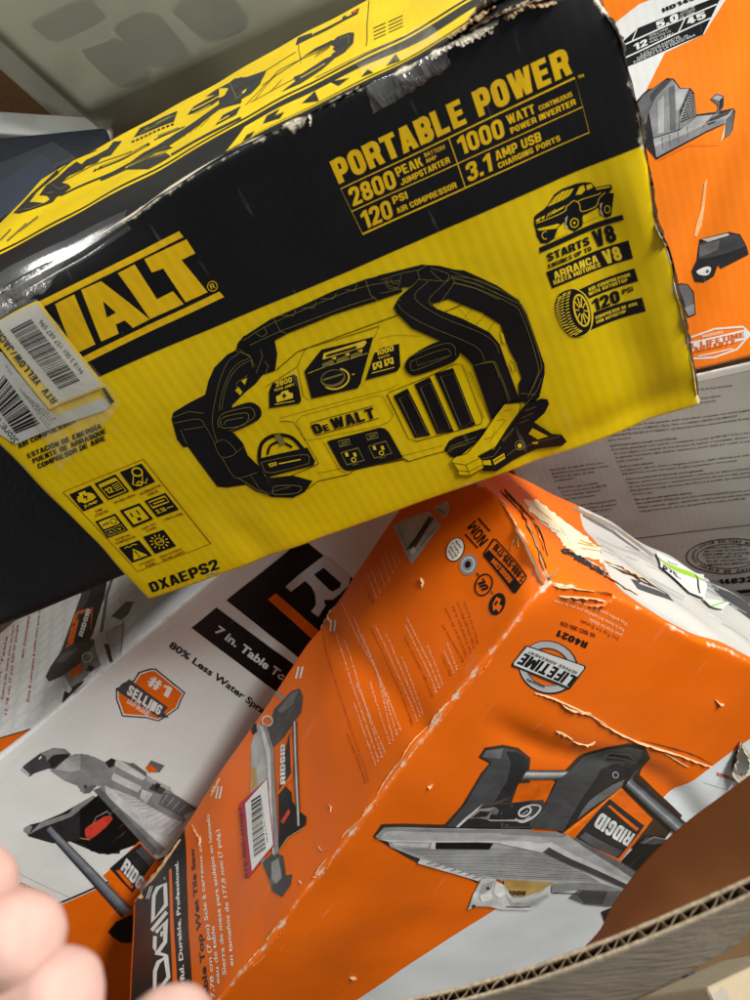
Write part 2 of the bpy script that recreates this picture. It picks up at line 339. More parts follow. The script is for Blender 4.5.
class Print:
    """artwork printed on one panel; one mesh, several inks. Points are measured in a close-up
    (origin x0, y0, scale) of the photograph and carried onto the panel's own plane."""
    def __init__(s, panel, src=(0, 0, 1), fam='coated', base=.00016):
        s.p, s.src, s.fam, s.base = panel, src, fam, base
        s.V = []; s.F = []; s.M = []; s.E = []; s.mats = []; s.n = 0
    def q(s, pt):
        x0, y0, k = s.src
        return s.p.uv(x0 + pt[0] / k, y0 + pt[1] / k)
    def mat(s, c):
        m = c if not isinstance(c, str) else ink(c, s.fam)
        if m not in s.mats: s.mats.append(m)
        return s.mats.index(m)
    def tris(s, vs, tr, c, lay, cut=True):
        p = s.p; s.n += 1
        lift = s.base + lay * .00013 + (s.n % 7) * .000004
        mi = s.mat(c)
        xs = [v[0] for v in vs]; ys = [v[1] for v in vs]
        if max(xs) < 0 or min(xs) > p.w or max(ys) < 0 or min(ys) > p.h: return
        if cut or min(xs) < 0 or min(ys) < 0 or max(xs) > p.w or max(ys) > p.h:
            bm = bmesh.new(); bv = [bm.verts.new((x, y, 0)) for x, y in vs]
            for t in tr:
                try: bm.faces.new([bv[i] for i in t])
                except ValueError: pass
            lo, hi = -1e-7, 1e-7
            for ax, cs, mn, mxv, lim in ((0, p.cu, min(xs), max(xs), p.w), (1, p.cv, min(ys), max(ys), p.h)):
                no = Vector((1, 0, 0)) if ax == 0 else Vector((0, 1, 0))
                for cval in cs:
                    if mn < cval < mxv:
                        bmesh.ops.bisect_plane(bm, geom=bm.verts[:] + bm.edges[:] + bm.faces[:], plane_co=no * cval, plane_no=no,
                                               dist=1e-7, clear_inner=(cval <= 0), clear_outer=(cval >= lim - 1e-9))
            bm.verts.index_update()
            vs = [(v.co.x, v.co.y) for v in bm.verts]; tr = [tuple(v.index for v in f.verts) for f in bm.faces]
            bm.free()
        o = len(s.V); box = p.box
        for x, y in vs:
            x = min(max(x, 0), p.w); y = min(max(y, 0), p.h)
            s.V.append(p.pos(x, y, lift)); s.E.append(p.edge(x, y))
        nrm = Vector((0, 0, 0)); nrm[p.axis] = 1 if p.side else -1
        for t in tr:
            a, b, c_ = (s.V[o + t[0]], s.V[o + t[1]], s.V[o + t[2]])
            f = tuple(o + i for i in t)
            s.F.append(f if (b - a).cross(c_ - a).dot(nrm) > 0 else f[::-1]); s.M.append(mi)
    def uvpoly(s, pts, c, lay=0, holes=(), cut=True):
        loops = [[Vector((x, y, 0)) for x, y in pts]] + [[Vector((x, y, 0)) for x, y in h] for h in holes]
        tr = tessellate_polygon(loops); flat = [(v.x, v.y) for l in loops for v in l]
        s.tris(flat, tr, c, lay, cut)
        return s
    def poly(s, pts, c, lay=0, smooth=False, holes=(), cut=True):
        if smooth: pts = catmull(pts)
        return s.uvpoly([s.q(a) for a in pts], c, lay, [[s.q(a) for a in h] for h in holes], cut)
    def polys(s, c, lay, *lists):
        for l in lists: s.poly(l, c, lay)
        return s
    def stroke(s, pts, w, c, lay=0, closed=False, smooth=False, cut=True):
        """a line of width w (close-up units)"""
        if smooth: pts = catmull(pts, closed)
        n = len(pts); vs = []; tr = []
        for i in range(n):
            a = pts[i - 1] if (i or closed) else pts[0]; b = pts[(i + 1) % n] if (i < n - 1 or closed) else pts[-1]
            dx, dy = b[0] - a[0], b[1] - a[1]; l = math.hypot(dx, dy) or 1
            nx, ny = -dy / l * w / 2, dx / l * w / 2
            k = 1.0
            if 0 < i < n - 1 or closed:
                e = pts[(i + 1) % n]; f = pts[i]; ex, ey = e[0] - f[0], e[1] - f[1]; el = math.hypot(ex, ey) or 1
                k = 1 / max(.5, abs((ex * dx + ey * dy) / (el * l)))
            vs.append(s.q((pts[i][0] + nx * k, pts[i][1] + ny * k))); vs.append(s.q((pts[i][0] - nx * k, pts[i][1] - ny * k)))
        for i in range(n if closed else n - 1):
            a = 2 * i; b = 2 * ((i + 1) % n); tr += [(a, a + 1, b + 1), (a, b + 1, b)]
        s.tris(vs, tr, c, lay, cut); return s
    def ell(s, c0, rx, ry, col, lay=0, rot=0, ring=None, n=28, a0=0, a1=360):
        ca, sa = math.cos(math.radians(rot)), math.sin(math.radians(rot))
        P = lambda a, k=1: (c0[0] + rx * k * math.cos(a) * ca - ry * k * math.sin(a) * sa, c0[1] + rx * k * math.cos(a) * sa + ry * k * math.sin(a) * ca)
        full = a1 - a0 >= 360
        an = [math.radians(a0 + (a1 - a0) * i / n) for i in range(n if full else n + 1)]
        if ring: s.stroke([P(a) for a in an], ring, col, lay, closed=full)
        else: s.poly([P(a) for a in an], col, lay)
        return s
    def text(s, t, bl, br, tl, c, lay=1, bold=.022, micro=False):
        B, X, Y = (Vector(s.q(p)) for p in (bl, br, tl)); X = X - B; Y = Y - B
        if t == t.upper() and bold >= .02 and not micro:
            for vs, tr in block_line(t, .235 if bold >= .045 else .205 if bold >= .03 else .165):
                s.tris([tuple(B + X * x + Y * y) for x, y in vs], tr, c, lay)
            return s
        vs, tr = glyphs(t, min(bold, .03), 1 if micro else 3)
        s.tris([tuple(B + X * x + Y * y) for x, y in vs], tr, c, lay, cut=not micro); return s
    def bars(s, a, b, c_, d, col, lay, seed=1, n=60, fill=.5):
        """bar code: bars run from side a-b to side d-c"""
        rnd = random.Random(seed); x = 0.0; segs = []
        while x < 1:
            w = rnd.choice((1, 1, 2, 3)) / n; segs.append((x, min(1, x + w))); x += w + rnd.choice((1, 1, 2)) / n
        l = lambda p, q, t: (p[0] + (q[0] - p[0]) * t, p[1] + (q[1] - p[1]) * t)
        for t0, t1 in segs: s.poly([l(a, b, t0), l(a, b, t1), l(d, c_, t1), l(d, c_, t0)], col, lay)
        return s
    def tube(s, a, b, wa, wb, cols, lay):
        """a printed round bar, side to side in the given tones"""
        dx, dy = b[0] - a[0], b[1] - a[1]; l = math.hypot(dx, dy); nx, ny = -dy / l, dx / l; n = len(cols)
        for i, c in enumerate(cols):
            f0, f1 = i / n - .5, (i + 1) / n - .5
            s.poly([(a[0] + nx * wa * f0, a[1] + ny * wa * f0), (b[0] + nx * wb * f0, b[1] + ny * wb * f0),
                    (b[0] + nx * wb * f1, b[1] + ny * wb * f1), (a[0] + nx * wa * f1, a[1] + ny * wa * f1)], c, lay)
        return s
    def build(s, name, parent=None, label=None):
        o = mesh_obj(name, s.V, s.F, s.mats, parent or s.p.obj, s.M, label=label, attrs=s.E)
        return o

def tear(panel, src, pts, w, mat, name='torn_paper', seed=0, lift=.002, parent=None, back=.5):
    w = w * .5 if w < 5 else w * .8
    """a strip of torn face paper standing up along a rip"""
    rnd = random.Random(seed); P = Print(panel, src)
    q = catmull(pts, False, 6 if w < 5 else 12); V = []; Fc = []; n = len(q)
    for i, pt in enumerate(q):
        a = q[max(0, i - 1)]; b = q[min(n - 1, i + 1)]; dx, dy = b[0] - a[0], b[1] - a[1]; l = math.hypot(dx, dy) or 1
        nx, ny = -dy / l, dx / l; env = math.sin(math.pi * (i + .5) / n) ** .5
        ww = w * (.35 + rnd.random() * .9) * env if w < 5 else w * (.55 + .45 * noise.noise(Vector((i * .35, seed, 0))) + .25 * rnd.random()) * env
        for k, (f, h) in enumerate(((-back * (.6 + .6 * rnd.random()), .0002), (.0, .0004), (.5, lift * (.4 + .5 * rnd.random())), (1.0, lift * (.5 + rnd.random())))):
            u, v = P.q((pt[0] + nx * ww * f + rnd.uniform(-.1, .1) * min(w, 4), pt[1] + ny * ww * f + rnd.uniform(-.1, .1) * min(w, 4)))
            u = min(max(u, 0), panel.w); v = min(max(v, 0), panel.h)
            V.append(panel.pos(u, v, h * env + .00012))
    for i in range(n - 1):
        for k in range(3): a = i * 4 + k; Fc.append((a, a + 1, a + 5, a + 4))
    return mesh_obj(name, V, Fc, mat, parent or panel.obj, smooth=False)

def mw(R, t):
    M = (C2W3 @ R).to_4x4(); M.translation = c2w(t); return M
def frame(o, x, y):
    """axes from three points seen from the lens: corner, along x, towards y"""
    ax = (x - o).normalized(); ay = (y - o); ay = (ay - ax * ay.dot(ax)).normalized(); az = ax.cross(ay)
    return Matrix((ax, ay, az)).transposed()
# ================================================================== the yellow power-station carton
RY = Matrix(((0.90755558, 0.41975826, -0.01207751), (-0.32763127, 0.68979208, -0.64563506), (-0.26267968, 0.58990668, 0.76355059)))
TY = (-0.28049823, -0.0964563, 0.44335931)
yel = thing('power_station_carton', 'battered yellow and black power station carton lying on top of the pile', 'carton', mw(RY, TY))
YB = Carton(yel, RY, TY, (.42, .2527, .2703), r=.0032, wob=.0011, wf=8, seed=1)
def ydent(p):
    d = Vector((0, 0, 0))
    # front: soft vertical buckles at the right end and lower left, a crushed right edge
    if p.z < .02:
        k = 1 - p.z / .02
        b = math.exp(-((p.x - .385 - .02 * (p.y - .1)) / .018) ** 2) * max(0, min(1, (p.y - .06) / .05))
        d.z += .0030 * b * k
        b2 = math.exp(-((p.x - .408) / .011) ** 2) * (.5 + .5 * math.sin(p.y * 70)) * max(0, min(1, (p.y - .05) / .04))
        d.z += -.0016 * b2 * k
        d.z += .0016 * math.exp(-((p.x - .30 - .25 * (p.y - .2)) / .014) ** 2) * max(0, min(1, (p.y - .15) / .06)) * k
        d.z += .0014 * math.exp(-((p.x - .10 - .1 * (p.y - .2)) / .013) ** 2) * max(0, min(1, (p.y - .18) / .04)) * k
        d.z += .0020 * math.exp(-((p.y - .238 + .07 * (p.x - .4)) / .010) ** 2) * max(0, min(1, (p.x - .30) / .05)) * k
    # edges nibbled along the right and lower left
    e = max(0, 1 - (.42 - p.x) / .012)
    d.x -= e * .0028 * max(0, noise.noise(Vector((0, p.y * 38, 7.7)))) + e * .003 * math.exp(-((p.y - .118) / .022) ** 2)
    e = max(0, 1 - p.x / .014)
    d.x += e * (.0035 * noise.noise(Vector((3.3, p.y * 22, 1.7))) + .003 * math.exp(-((p.y - .19) / .03) ** 2))
    e = max(0, 1 - p.y / .012)
    d.y += e * .0016 * noise.noise(Vector((p.x * 26, 5.1, 2.2)))
    # the front top edge is crushed flat at its left end
    k = math.exp(-((p.y + p.z) / .013) ** 2) / (1 + math.exp((p.x - .165) / .012)); d.y += .0065 * k; d.z += .0065 * k
    # the near top left corner is pressed in, the top right corner is chewed
    q = (p - Vector((0.03, 0, 0))).length; d += Vector((0, .006, .004)) * math.exp(-(q / .035) ** 2)
    q = (p - Vector((.42, 0, 0))).length; d += Vector((-.006, .007, .003)) * math.exp(-(q / .02) ** 2)
    return d
YB.dents.append(ydent)
yf = Panel(YB, 2, 0, 0, 1); yf.build('front_panel', ink('yellow', 'yellow'))
yt = Panel(YB, 1, 0, 0, 2); yt.build('top_panel', ink('yellow', 'yellow'))
ys = Panel(YB, 0, 1, 2, 1); ys.build('side_panel', ink('black', 'yellow'))
yl = Panel(YB, 0, 0, 2, 1); yl.build('side_panel', ink('black', 'yellow'))
yb = Panel(YB, 1, 1, 0, 2); yb.build('bottom_panel', ink('yellow', 'yellow'))
yk = Panel(YB, 2, 1, 0, 1); yk.build('back_panel', ink('yellow', 'yellow'))
YF = 'yellow'
# black band over the upper half
b = Print(yf, (0, 0, 1), YF)
band = [b.q(p) for p in ((114, 369), (260, 308), (406, 240), (600, 163), (648, 141))]
sl = (band[3][1] - band[1][1]) / (band[3][0] - band[1][0]); c0 = band[1][1] - sl * band[1][0]
b.uvpoly([(0, 0), (yf.w, 0), (yf.w, c0 + sl * yf.w), (0, c0)], 'black', 0).build('black_band')
# big logo, left part under the label
b = Print(yf, (0, 220, 2.8846), YF)
b.poly([(-240, 403), (515, 33), (528, 50), (-230, 421)], 'gold', 1)
b.poly([(-100, 553), (632, 208), (646, 223), (-90, 570)], 'gold', 1)
b.poly([(158, 240), (213, 213), (276, 358), (215, 385)], 'gold', 1)
b.poly([(233, 200), (290, 176), (432, 288), (384, 312), (360, 290), (334, 301), (343, 328), (293, 350)], 'gold', 1)
b.poly([(297, 234), (334, 267), (309, 280)], 'black', 2)
b.poly([(338, 153), (386, 128), (452, 230), (498, 206), (529, 243), (433, 287)], 'gold', 1)
b.poly([(414, 113), (537, 57), (563, 98), (523, 117), (598, 210), (535, 238), (470, 140), (437, 152)], 'gold', 1)
b.ell((612, 193), 14, 14, 'gold', 1, ring=2).text('R', (609, 202), (620, 197), (603, 189), 'gold', 1)
b.build('brand_logo')
# headline and table
b = Print(yf, (320, 40, 2.6786), YF)
b.text('PORTABLE POWER', (50, 386), (678, 88), (23, 326), 'gold', 1, .045)
b.build('headline')
b = Print(yf, (320, 40, 2.6786), YF)
b.stroke([(55, 398), (685, 100), (722, 248), (112, 520)], 2.6, 'gold', 1, closed=True)
b.stroke([(84, 459), (704, 179)], 2.6, 'gold', 1).stroke([(342, 262), (388, 396)], 2.6, 'gold', 1)
for t, bl, br, tl, bo in (('2800', (88, 446), (206, 393), (72, 400), .035), ('PEAK', (207, 366), (275, 336), (197, 343), .03), ('BATTERY', (279, 314), (335, 291), (275, 304), .02),
        ('AMP', (283, 330), (311, 318), (279, 320), .02), ('JUMPSTARTER', (217, 390), (347, 328), (211, 375), .03), ('120', (118, 508), (196, 474), (104, 462), .035),
        ('PSI', (196, 440), (235, 424), (190, 421), .03), ('AIR COMPRESSOR', (207, 466), (366, 395), (201, 452), .03), ('1000', (376, 310), (496, 258), (362, 263), .035),
        ('WATT', (504, 228), (578, 196), (496, 204), .03), ('CONTINUOUS', (588, 190), (678, 150), (584, 178), .02), ('POWER INVERTER', (512, 252), (687, 172), (507, 237), .03),
        ('3.1', (396, 382), (462, 350), (386, 335), .035), ('AMP USB', (472, 324), (594, 270), (465, 300), .03), ('CHARGING PORTS', (479, 345), (645, 270), (474, 331), .03), ('TM', (694, 103), (710, 97), (692, 95), .02)):
    b.text(t, bl, br, tl, 'gold', 1, bo)
b.build('specification_table')
# truck badge
b = Print(yf, (520, 170, 6.25), YF)
b.poly([(88, 300), (100, 285), (150, 250), (170, 230), (215, 160), (260, 130), (350, 98), (400, 88), (450, 88), (475, 120), (570, 95), (578, 125), (560, 150), (588, 152), (582, 225), (575, 300), (545, 315), (510, 300), (496, 250), (430, 290), (400, 300), (398, 370), (345, 402), (300, 380), (282, 335), (240, 370), (215, 440), (170, 468), (130, 465), (105, 420), (100, 390), (88, 345)], 'black', 0)
for pts in ([(172, 236), (215, 178), (262, 146), (338, 126), (318, 165), (285, 190)], [(352, 168), (375, 118), (402, 106), (412, 138), (388, 165)], [(417, 108), (450, 97), (460, 118), (425, 140)],
        [(208, 268), (285, 232), (270, 250), (200, 285)], [(100, 318), (130, 300), (122, 325), (100, 330)], [(135, 300), (155, 290), (150, 310), (137, 315)], [(105, 375), (240, 345), (250, 352), (225, 375), (120, 385)],
        [(222, 440), (248, 392), (288, 378), (312, 402)], [(405, 330), (480, 290), (500, 305), (405, 352)], [(480, 125), (560, 105), (566, 112), (482, 136)]):
    b.poly(pts, 'yellow', 1)
for k in range(5): b.stroke([(195 + k * 28, 215 - k * 9), (232 + k * 28, 160 - k * 9)], 3, 'black', 2)
for pts in ([(308, 228), (340, 205), (375, 225), (392, 275), (480, 243), (500, 190), (535, 150)], [(100, 340), (270, 275), (292, 240), (310, 225)], [(365, 215), (385, 200), (490, 165), (510, 150)]):
    b.stroke(pts, 5, 'yellow', 1, smooth=True)
for k in range(4): b.stroke([(165 + k * 14, 305 - k * 8), (180 + k * 14, 275 - k * 8)], 4, 'yellow', 1)
b.ell((345, 345), 26, 28, 'yellow', 2, ring=6).ell((345, 345), 8, 8, 'yellow', 2).ell((158, 415), 20, 24, 'yellow', 2, ring=5, a0=60, a1=290).ell((550, 258), 16, 24, 'yellow', 2, ring=5)
b.poly([(285, 318), (300, 295), (290, 350), (310, 390), (290, 372)], 'paper', 2).poly([(505, 225), (520, 215), (512, 260), (530, 305), (510, 290)], 'paper', 2)
b.poly([(120, 492), (640, 285), (648, 318), (128, 525)], 'black', 1)
b.src = (530, 230, 6.25)
b.text('STARTS', (118, 207), (385, 108), (105, 160), 'black', 1, .045).text('ENGINES UP TO', (122, 250), (395, 146), (115, 224), 'black', 1, .035)
b.text('V8', (421, 130), (550, 80), (390, 30), 'black', 1, .045)
b.poly([(105, 272), (615, 72), (645, 185), (142, 375)], 'black', 0)
b.text('ARRANCA', (160, 318), (437, 215), (147, 275), 'lyellow', 1, .04).text('HASTA MOTORES', (154, 352), (450, 245), (148, 326), 'lyellow', 1, .03).text('V8', (482, 232), (585, 193), (453, 152), 'lyellow', 1, .045)
b.build('engine_badge')
# tyre badge
b = Print(yf, (530, 230, 6.25), YF)
b.poly([(310, 385), (655, 248), (680, 330), (350, 450)], 'black', 0).poly([(375, 538), (705, 432), (728, 517), (375, 637)], 'black', 0)
b.text('AIR COMPRESSOR', (372, 398), (632, 300), (367, 378), 'lyellow', 1, .03).text('WITH AUTOSTOP', (374, 425), (618, 335), (368, 405), 'lyellow', 1, .03)
b.text('120', (405, 525), (574, 465), (388, 452), 'black', 1, .045).text('PSI', (587, 420), (652, 394), (580, 390), 'black', 1, .04)
b.text('COMPRESOR DE AIRE', (416, 571), (680, 480), (411, 553), 'lyellow', 1, .03).text('CON AUTOSTOP', (421, 598), (608, 533), (416, 580), 'lyellow', 1, .03)
b.ell((292, 526), 106, 152, 'lyellow', 1, rot=-14)
tyre = [(165, 455), (185, 410), (235, 384), (285, 380), (340, 415), (375, 480), (388, 560), (375, 630), (330, 664), (270, 672), (215, 625), (180, 560), (163, 500)]
b.poly(tyre, 'black', 2, smooth=True)
b.ell((325, 510), 44, 98, 'lyellow', 3, rot=-14, ring=11)
for k in range(10):
    a = math.radians(k * 36 + 10); r = -14 * math.pi / 180
    x, y = 38 * math.cos(a), 86 * math.sin(a)
    b.stroke([(325, 510), (325 + x * math.cos(r) - y * math.sin(r), 510 + x * math.sin(r) + y * math.cos(r))], 7, 'lyellow', 3)
b.ell((325, 510), 12, 22, 'black', 4, rot=-14)
for col in range(3):
    cpts = catmull([[(186, 425), (172, 480), (180, 540), (208, 600), (262, 656)], [(215, 405), (200, 470), (208, 540), (240, 610), (290, 655)], [(245, 395), (232, 460), (240, 540), (270, 605), (315, 640)]][col], False, 4)
    for i, pt in enumerate(cpts): b.stroke([(pt[0] - 8, pt[1] + 6), (pt[0] + 14, pt[1] - 5)], 6, 'lyellow', 3)
b.build('tyre_badge')
# left text, icons, code
b = Print(yf, (0, 400, 2.8846), YF)
for t, bl, br, tl in (('AIR COMPRESSOR', (55, 139), (222, 62), (50, 126)), ('ESTACIÓN DE ENERGÍA', (82, 167), (296, 79), (77, 154)), ('PUENTE DE ARRANQUE', (97, 182), (310, 93), (92, 169)), ('COMPRESOR DE AIRE', (112, 197), (308, 113), (107, 184))):
    b.text(t, bl, br, tl, 'black', 1, .035)
b.build('feature_text')
b = Print(yf, (0, 400, 2.8846), YF)
b.text('DXAEPS2', (441, 553), (634, 484), (428, 526), 'black', 1, .04)
b.build('product_code')
b = Print(yf, (60, 450, 4.6875), YF)
b.stroke([(15, 195), (390, 40), (706, 434), (365, 566)], 2.6, 'maroon', 1, closed=True)
ic = [[(45, 207), (145, 163), (208, 245), (113, 287)], [(163, 155), (262, 110), (328, 190), (228, 232)], [(282, 100), (382, 60), (448, 145), (348, 188)],
      [(168, 333), (262, 295), (322, 372), (225, 410)], [(282, 280), (375, 245), (440, 320), (345, 360)], [(398, 235), (495, 197), (558, 275), (458, 312)],
      [(278, 455), (372, 418), (435, 490), (340, 525)], [(392, 403), (487, 370), (547, 445), (450, 482)]]
for k in ic: b.poly(k, 'black', 1)
def inq(k, x, y):
    a, c, d, e = ic[k]
    return tuple((a[j] * (1 - x) + c[j] * x) * (1 - y) + (e[j] * (1 - x) + d[j] * x) * y for j in (0, 1))
def ip(k, pts, c='yellow', lay=2, **kw): b.poly([inq(k, x, y) for x, y in pts], c, lay, **kw)
def isk(k, pts, w, c='yellow', lay=2, **kw): b.stroke([inq(k, x, y) for x, y in pts], w, c, lay, **kw)
ip(0, [(.12, .35), (.2, .35), (.2, .25), (.35, .25), (.35, .12), (.65, .12), (.65, .25), (.78, .3), (.88, .42), (.88, .62), (.7, .68), (.3, .68), (.2, .55), (.12, .55)])
ip(0, [(.5, .22), (.4, .45), (.5, .45), (.44, .62), (.62, .38), (.52, .38)], 'black', 3)
b.text('JUMP', inq(0, .15, .88), inq(0, .85, .88), inq(0, .15, .76), 'yellow', 2, .03, True)
isk(1, [(.1, .2), (.9, .2), (.9, .9), (.1, .9)], 4, closed=True); ip(1, [(.1, .12), (.9, .12), (.9, .3), (.1, .3)])
b.text('12', inq(1, .17, .72), inq(1, .48, .72), inq(1, .17, .42), 'yellow', 2, .04)
for k in range(4): isk(1, [(.55, .42 + .1 * k), (.84, .42 + .1 * k)], 3.5)
isk(2, [(.62 + .2 * math.cos(a * .5236), .28 + .2 * math.sin(a * .5236)) for a in range(12)], 7, closed=True); isk(2, [(.45, .3), (.15, .7), (.25, .85), (.5, .85), (.75, .45)], 4)
isk(2, [(.55, .8), (.62, .9), (.8, .72)], 5); isk(2, [(.4 + .1 * math.cos(a * .785), .8 + .1 * math.sin(a * .785)) for a in range(8)], 6, closed=True)
ip(3, [(.1, .1), (.9, .1), (.9, .52), (.1, .52)]); ip(3, [(.1, .62), (.46, .62), (.46, .92), (.1, .92)], 'g1', 2); isk(3, [(.1, .62), (.46, .62), (.46, .92), (.1, .92)], 2, closed=True); isk(3, [(.54, .62), (.9, .62), (.9, .92), (.54, .92)], 2, closed=True)
isk(3, [(.72 + .14 * math.cos(a * .785), .3 + .14 * math.sin(a * .785)) for a in range(8)], 3, 'black', 3, closed=True); isk(3, [(.18, .3), (.5, .3)], 9, 'line', 3)
isk(3, [(.2, .82), (.28, .72), (.36, .82)], 3); isk(3, [(.64, .72), (.72, .82), (.8, .72)], 3)
ip(4, [(.12, .12), (.88, .12), (.88, .88), (.12, .88)]); ip(4, [(.3, .28), (.36, .28), (.36, .52), (.3, .52)], 'black', 3); ip(4, [(.62, .26), (.68, .26), (.68, .54), (.62, .54)], 'black', 3); ip(4, [(.42, .64), (.58, .64), (.58, .8), (.42, .8)], 'black', 3)
isk(5, [(.12, .14), (.88, .14), (.88, .46), (.12, .46)], 5, closed=True); isk(5, [(.24, .3), (.76, .3)], 6); b.text('3.1A', inq(5, .12, .84), inq(5, .55, .84), inq(5, .12, .62), 'yellow', 2, .03); isk(5, [(.6, .73), (.9, .73)], 4)
ip(6, [(.5, .3), (.85, .9), (.15, .9)]); ip(6, [(.47, .45), (.53, .45), (.52, .68), (.48, .68)], 'black', 3); ip(6, [(.47, .74), (.53, .74), (.53, .82), (.47, .82)], 'black', 3); isk(6, [(.2, .15), (.32, .1), (.45, .17), (.6, .1), (.8, .16)], 4)
for a in range(12): isk(7, [(.5 + .28 * math.cos(a * .5236), .5 + .28 * math.sin(a * .5236)), (.5 + .4 * math.cos(a * .5236), .5 + .4 * math.sin(a * .5236))], 5)
isk(7, [(.5 + .19 * math.cos(a * .5236), .5 + .19 * math.sin(a * .5236)) for a in range(12)], 4, closed=True); b.text('LED', inq(7, .37, .56), inq(7, .63, .56), inq(7, .37, .45), 'yellow', 2, .03)
for k, ls in ((0, ('JUMP', 'STARTER')), (1, ('WORKS WITH',)), (2, ('ALTERNATOR', 'CHECK')), (3, ('DIGITAL', 'COMPRESSOR')), (4, ('120V AC', 'POWER')), (5, ('USB POWER',)), (6, ('POLARITY', 'ALARM')), (7, ('HIGH OUTPUT', 'WORK LIGHTS'))):
    for i, t in enumerate(ls):
        n = len(t) * .048
        b.text(t, inq(k, .62 - n, 1.30 + i * .18), inq(k, .62 + n, 1.30 + i * .18), inq(k, .60 - n, 1.18 + i * .18), 'maroon', 1, .02, True)
b.build('icon_panel')

# the drawing of the power station
b = Print(yf, (170, 250, 3.2609), YF)
A_ = (170, 250, 3.2609); B_ = (360, 250, 3.2609); P1 = (170, 320, 5.267); P2 = (230, 260, 4.412); P3 = (280, 370, 5.769); P4 = (380, 250, 6.25); P5 = (440, 270, 5.357); P6 = (380, 350, 6.25); P7 = (440, 390, 5.357)
# thin outlines of the yellow body
DK = 'darkline'
b.src = P2; b.stroke([(205, 487), (300, 405), (500, 328), (620, 285), (750, 240)], 4, DK, 1)
b.stroke([(330, 400), (345, 388), (660, 290), (640, 340)], 2, DK, 1); b.stroke([(160, 560), (300, 470), (325, 600), (345, 618)], 2, DK, 1); b.stroke([(300, 470), (330, 400)], 2, DK, 1)
b.src = P3
b.stroke([(0, 300), (60, 300), (95, 325), (215, 520), (205, 555), (100, 600), (0, 640)], 3.5, DK, 1, smooth=True)
b.stroke([(95, 300), (130, 265), (560, 150), (600, 155), (660, 265), (640, 300), (580, 325), (180, 408), (150, 405), (95, 300)], 2, DK, 1); b.stroke([(0, 280), (140, 240), (640, 110), (690, 80)], 2, DK, 1)
b.stroke([(160, 690), (220, 645), (400, 605), (430, 580), (720, 515), (745, 530)], 4.5, DK, 1); b.stroke([(220, 600), (700, 500), (750, 490)], 2, DK, 1); b.stroke([(255, 420), (345, 585), (390, 600)], 2, DK, 1)
b.src = P6; b.stroke([(50, 280), (70, 262), (330, 160), (480, 90), (520, 95), (650, 430), (640, 465), (500, 505), (235, 575), (185, 560)], 4, DK, 1, closed=True)
b.stroke([(0, 720), (150, 690), (180, 702), (300, 665), (420, 632)], 4.5, DK, 1); b.stroke([(145, 665), (400, 600)], 2, DK, 1); b.stroke([(570, 140), (700, 450)], 3, DK, 1); b.stroke([(540, 110), (620, 300), (660, 430)], 2, DK, 1)
b.src = P4; b.stroke([(0, 550), (100, 530), (260, 540)], 2, DK, 1); b.stroke([(410, 385), (525, 340)], 5, DK, 1); b.stroke([(500, 365), (560, 440)], 2, DK, 1); b.stroke([(600, 475), (670, 400)], 2, DK, 1); b.stroke([(680, 510), (740, 420)], 2, DK, 1); b.stroke([(535, 420), (580, 370)], 2, DK, 1)
# left bracket and handle
b.src = P1
b.poly([(355, 130), (365, 150), (300, 185), (235, 250), (205, 320), (188, 395), (100, 440), (20, 487), (12, 520), (40, 630), (70, 670), (95, 668), (150, 745), (250, 878), (300, 883), (400, 870), (450, 905), (520, 930), (560, 930), (560, 890), (500, 840), (480, 790), (460, 765), (410, 715), (385, 650), (340, 600), (310, 585), (330, 450), (400, 380), (455, 335), (490, 290), (555, 270), (568, 180), (555, 110), (480, 60), (390, 85)], 'black', 1)
b.poly([(378, 320), (408, 306), (396, 342)], 'yellow', 2)
b.poly([(345, 372), (362, 352), (384, 380), (372, 396)], 'yellow', 2)
b.src = P2; b.poly([(30, 392), (40, 360), (75, 330), (180, 260), (300, 205), (450, 135), (600, 80), (760, 43), (760, 140), (640, 180), (450, 240), (260, 320), (200, 355), (140, 385), (100, 400)], 'black', 2)
b.src = A_; b.poly([(150, 555), (165, 532), (250, 498), (285, 505), (300, 530), (285, 557), (200, 595), (168, 590)], 'black', 3, smooth=True)
b.poly([(215, 735), (260, 730), (330, 745), (400, 738), (465, 755), (440, 790), (400, 810), (330, 807), (280, 785)], 'black', 2)
# right arms
b.src = B_
b.poly([(-5, 112), (60, 80), (200, 47), (260, 52), (320, 68), (300, 110), (225, 120), (120, 120), (60, 145), (-5, 162)], 'black', 2)
b.poly([(270, 62), (340, 68), (450, 118), (520, 165), (548, 215), (603, 375), (603, 405), (585, 480), (560, 505), (520, 495), (518, 440), (528, 420), (512, 370), (490, 330), (460, 245), (400, 205), (290, 160), (240, 175), (228, 165), (290, 95)], 'black', 2)
b.poly([(215, 60), (285, 75), (300, 95), (228, 168), (250, 190), (340, 225), (425, 270), (458, 310), (525, 500), (495, 535), (432, 555), (370, 375), (350, 352), (325, 330), (270, 300), (170, 255), (120, 205), (110, 185), (130, 150), (190, 95)], 'black', 3)
b.poly([(150, 375), (170, 345), (240, 305), (290, 298), (325, 320), (325, 350), (290, 375), (190, 408), (160, 400)], 'black', 4, smooth=True)
b.src = P5; b.poly([(325, 325), (345, 345), (360, 400), (340, 392)], 'yellow', 3); b.poly([(378, 490), (398, 505), (408, 552), (390, 540)], 'yellow', 3)
b.stroke([(325, 325), (345, 345), (360, 400)], 3, 'black', 4).stroke([(378, 490), (398, 505), (408, 552)], 3, 'black', 4)
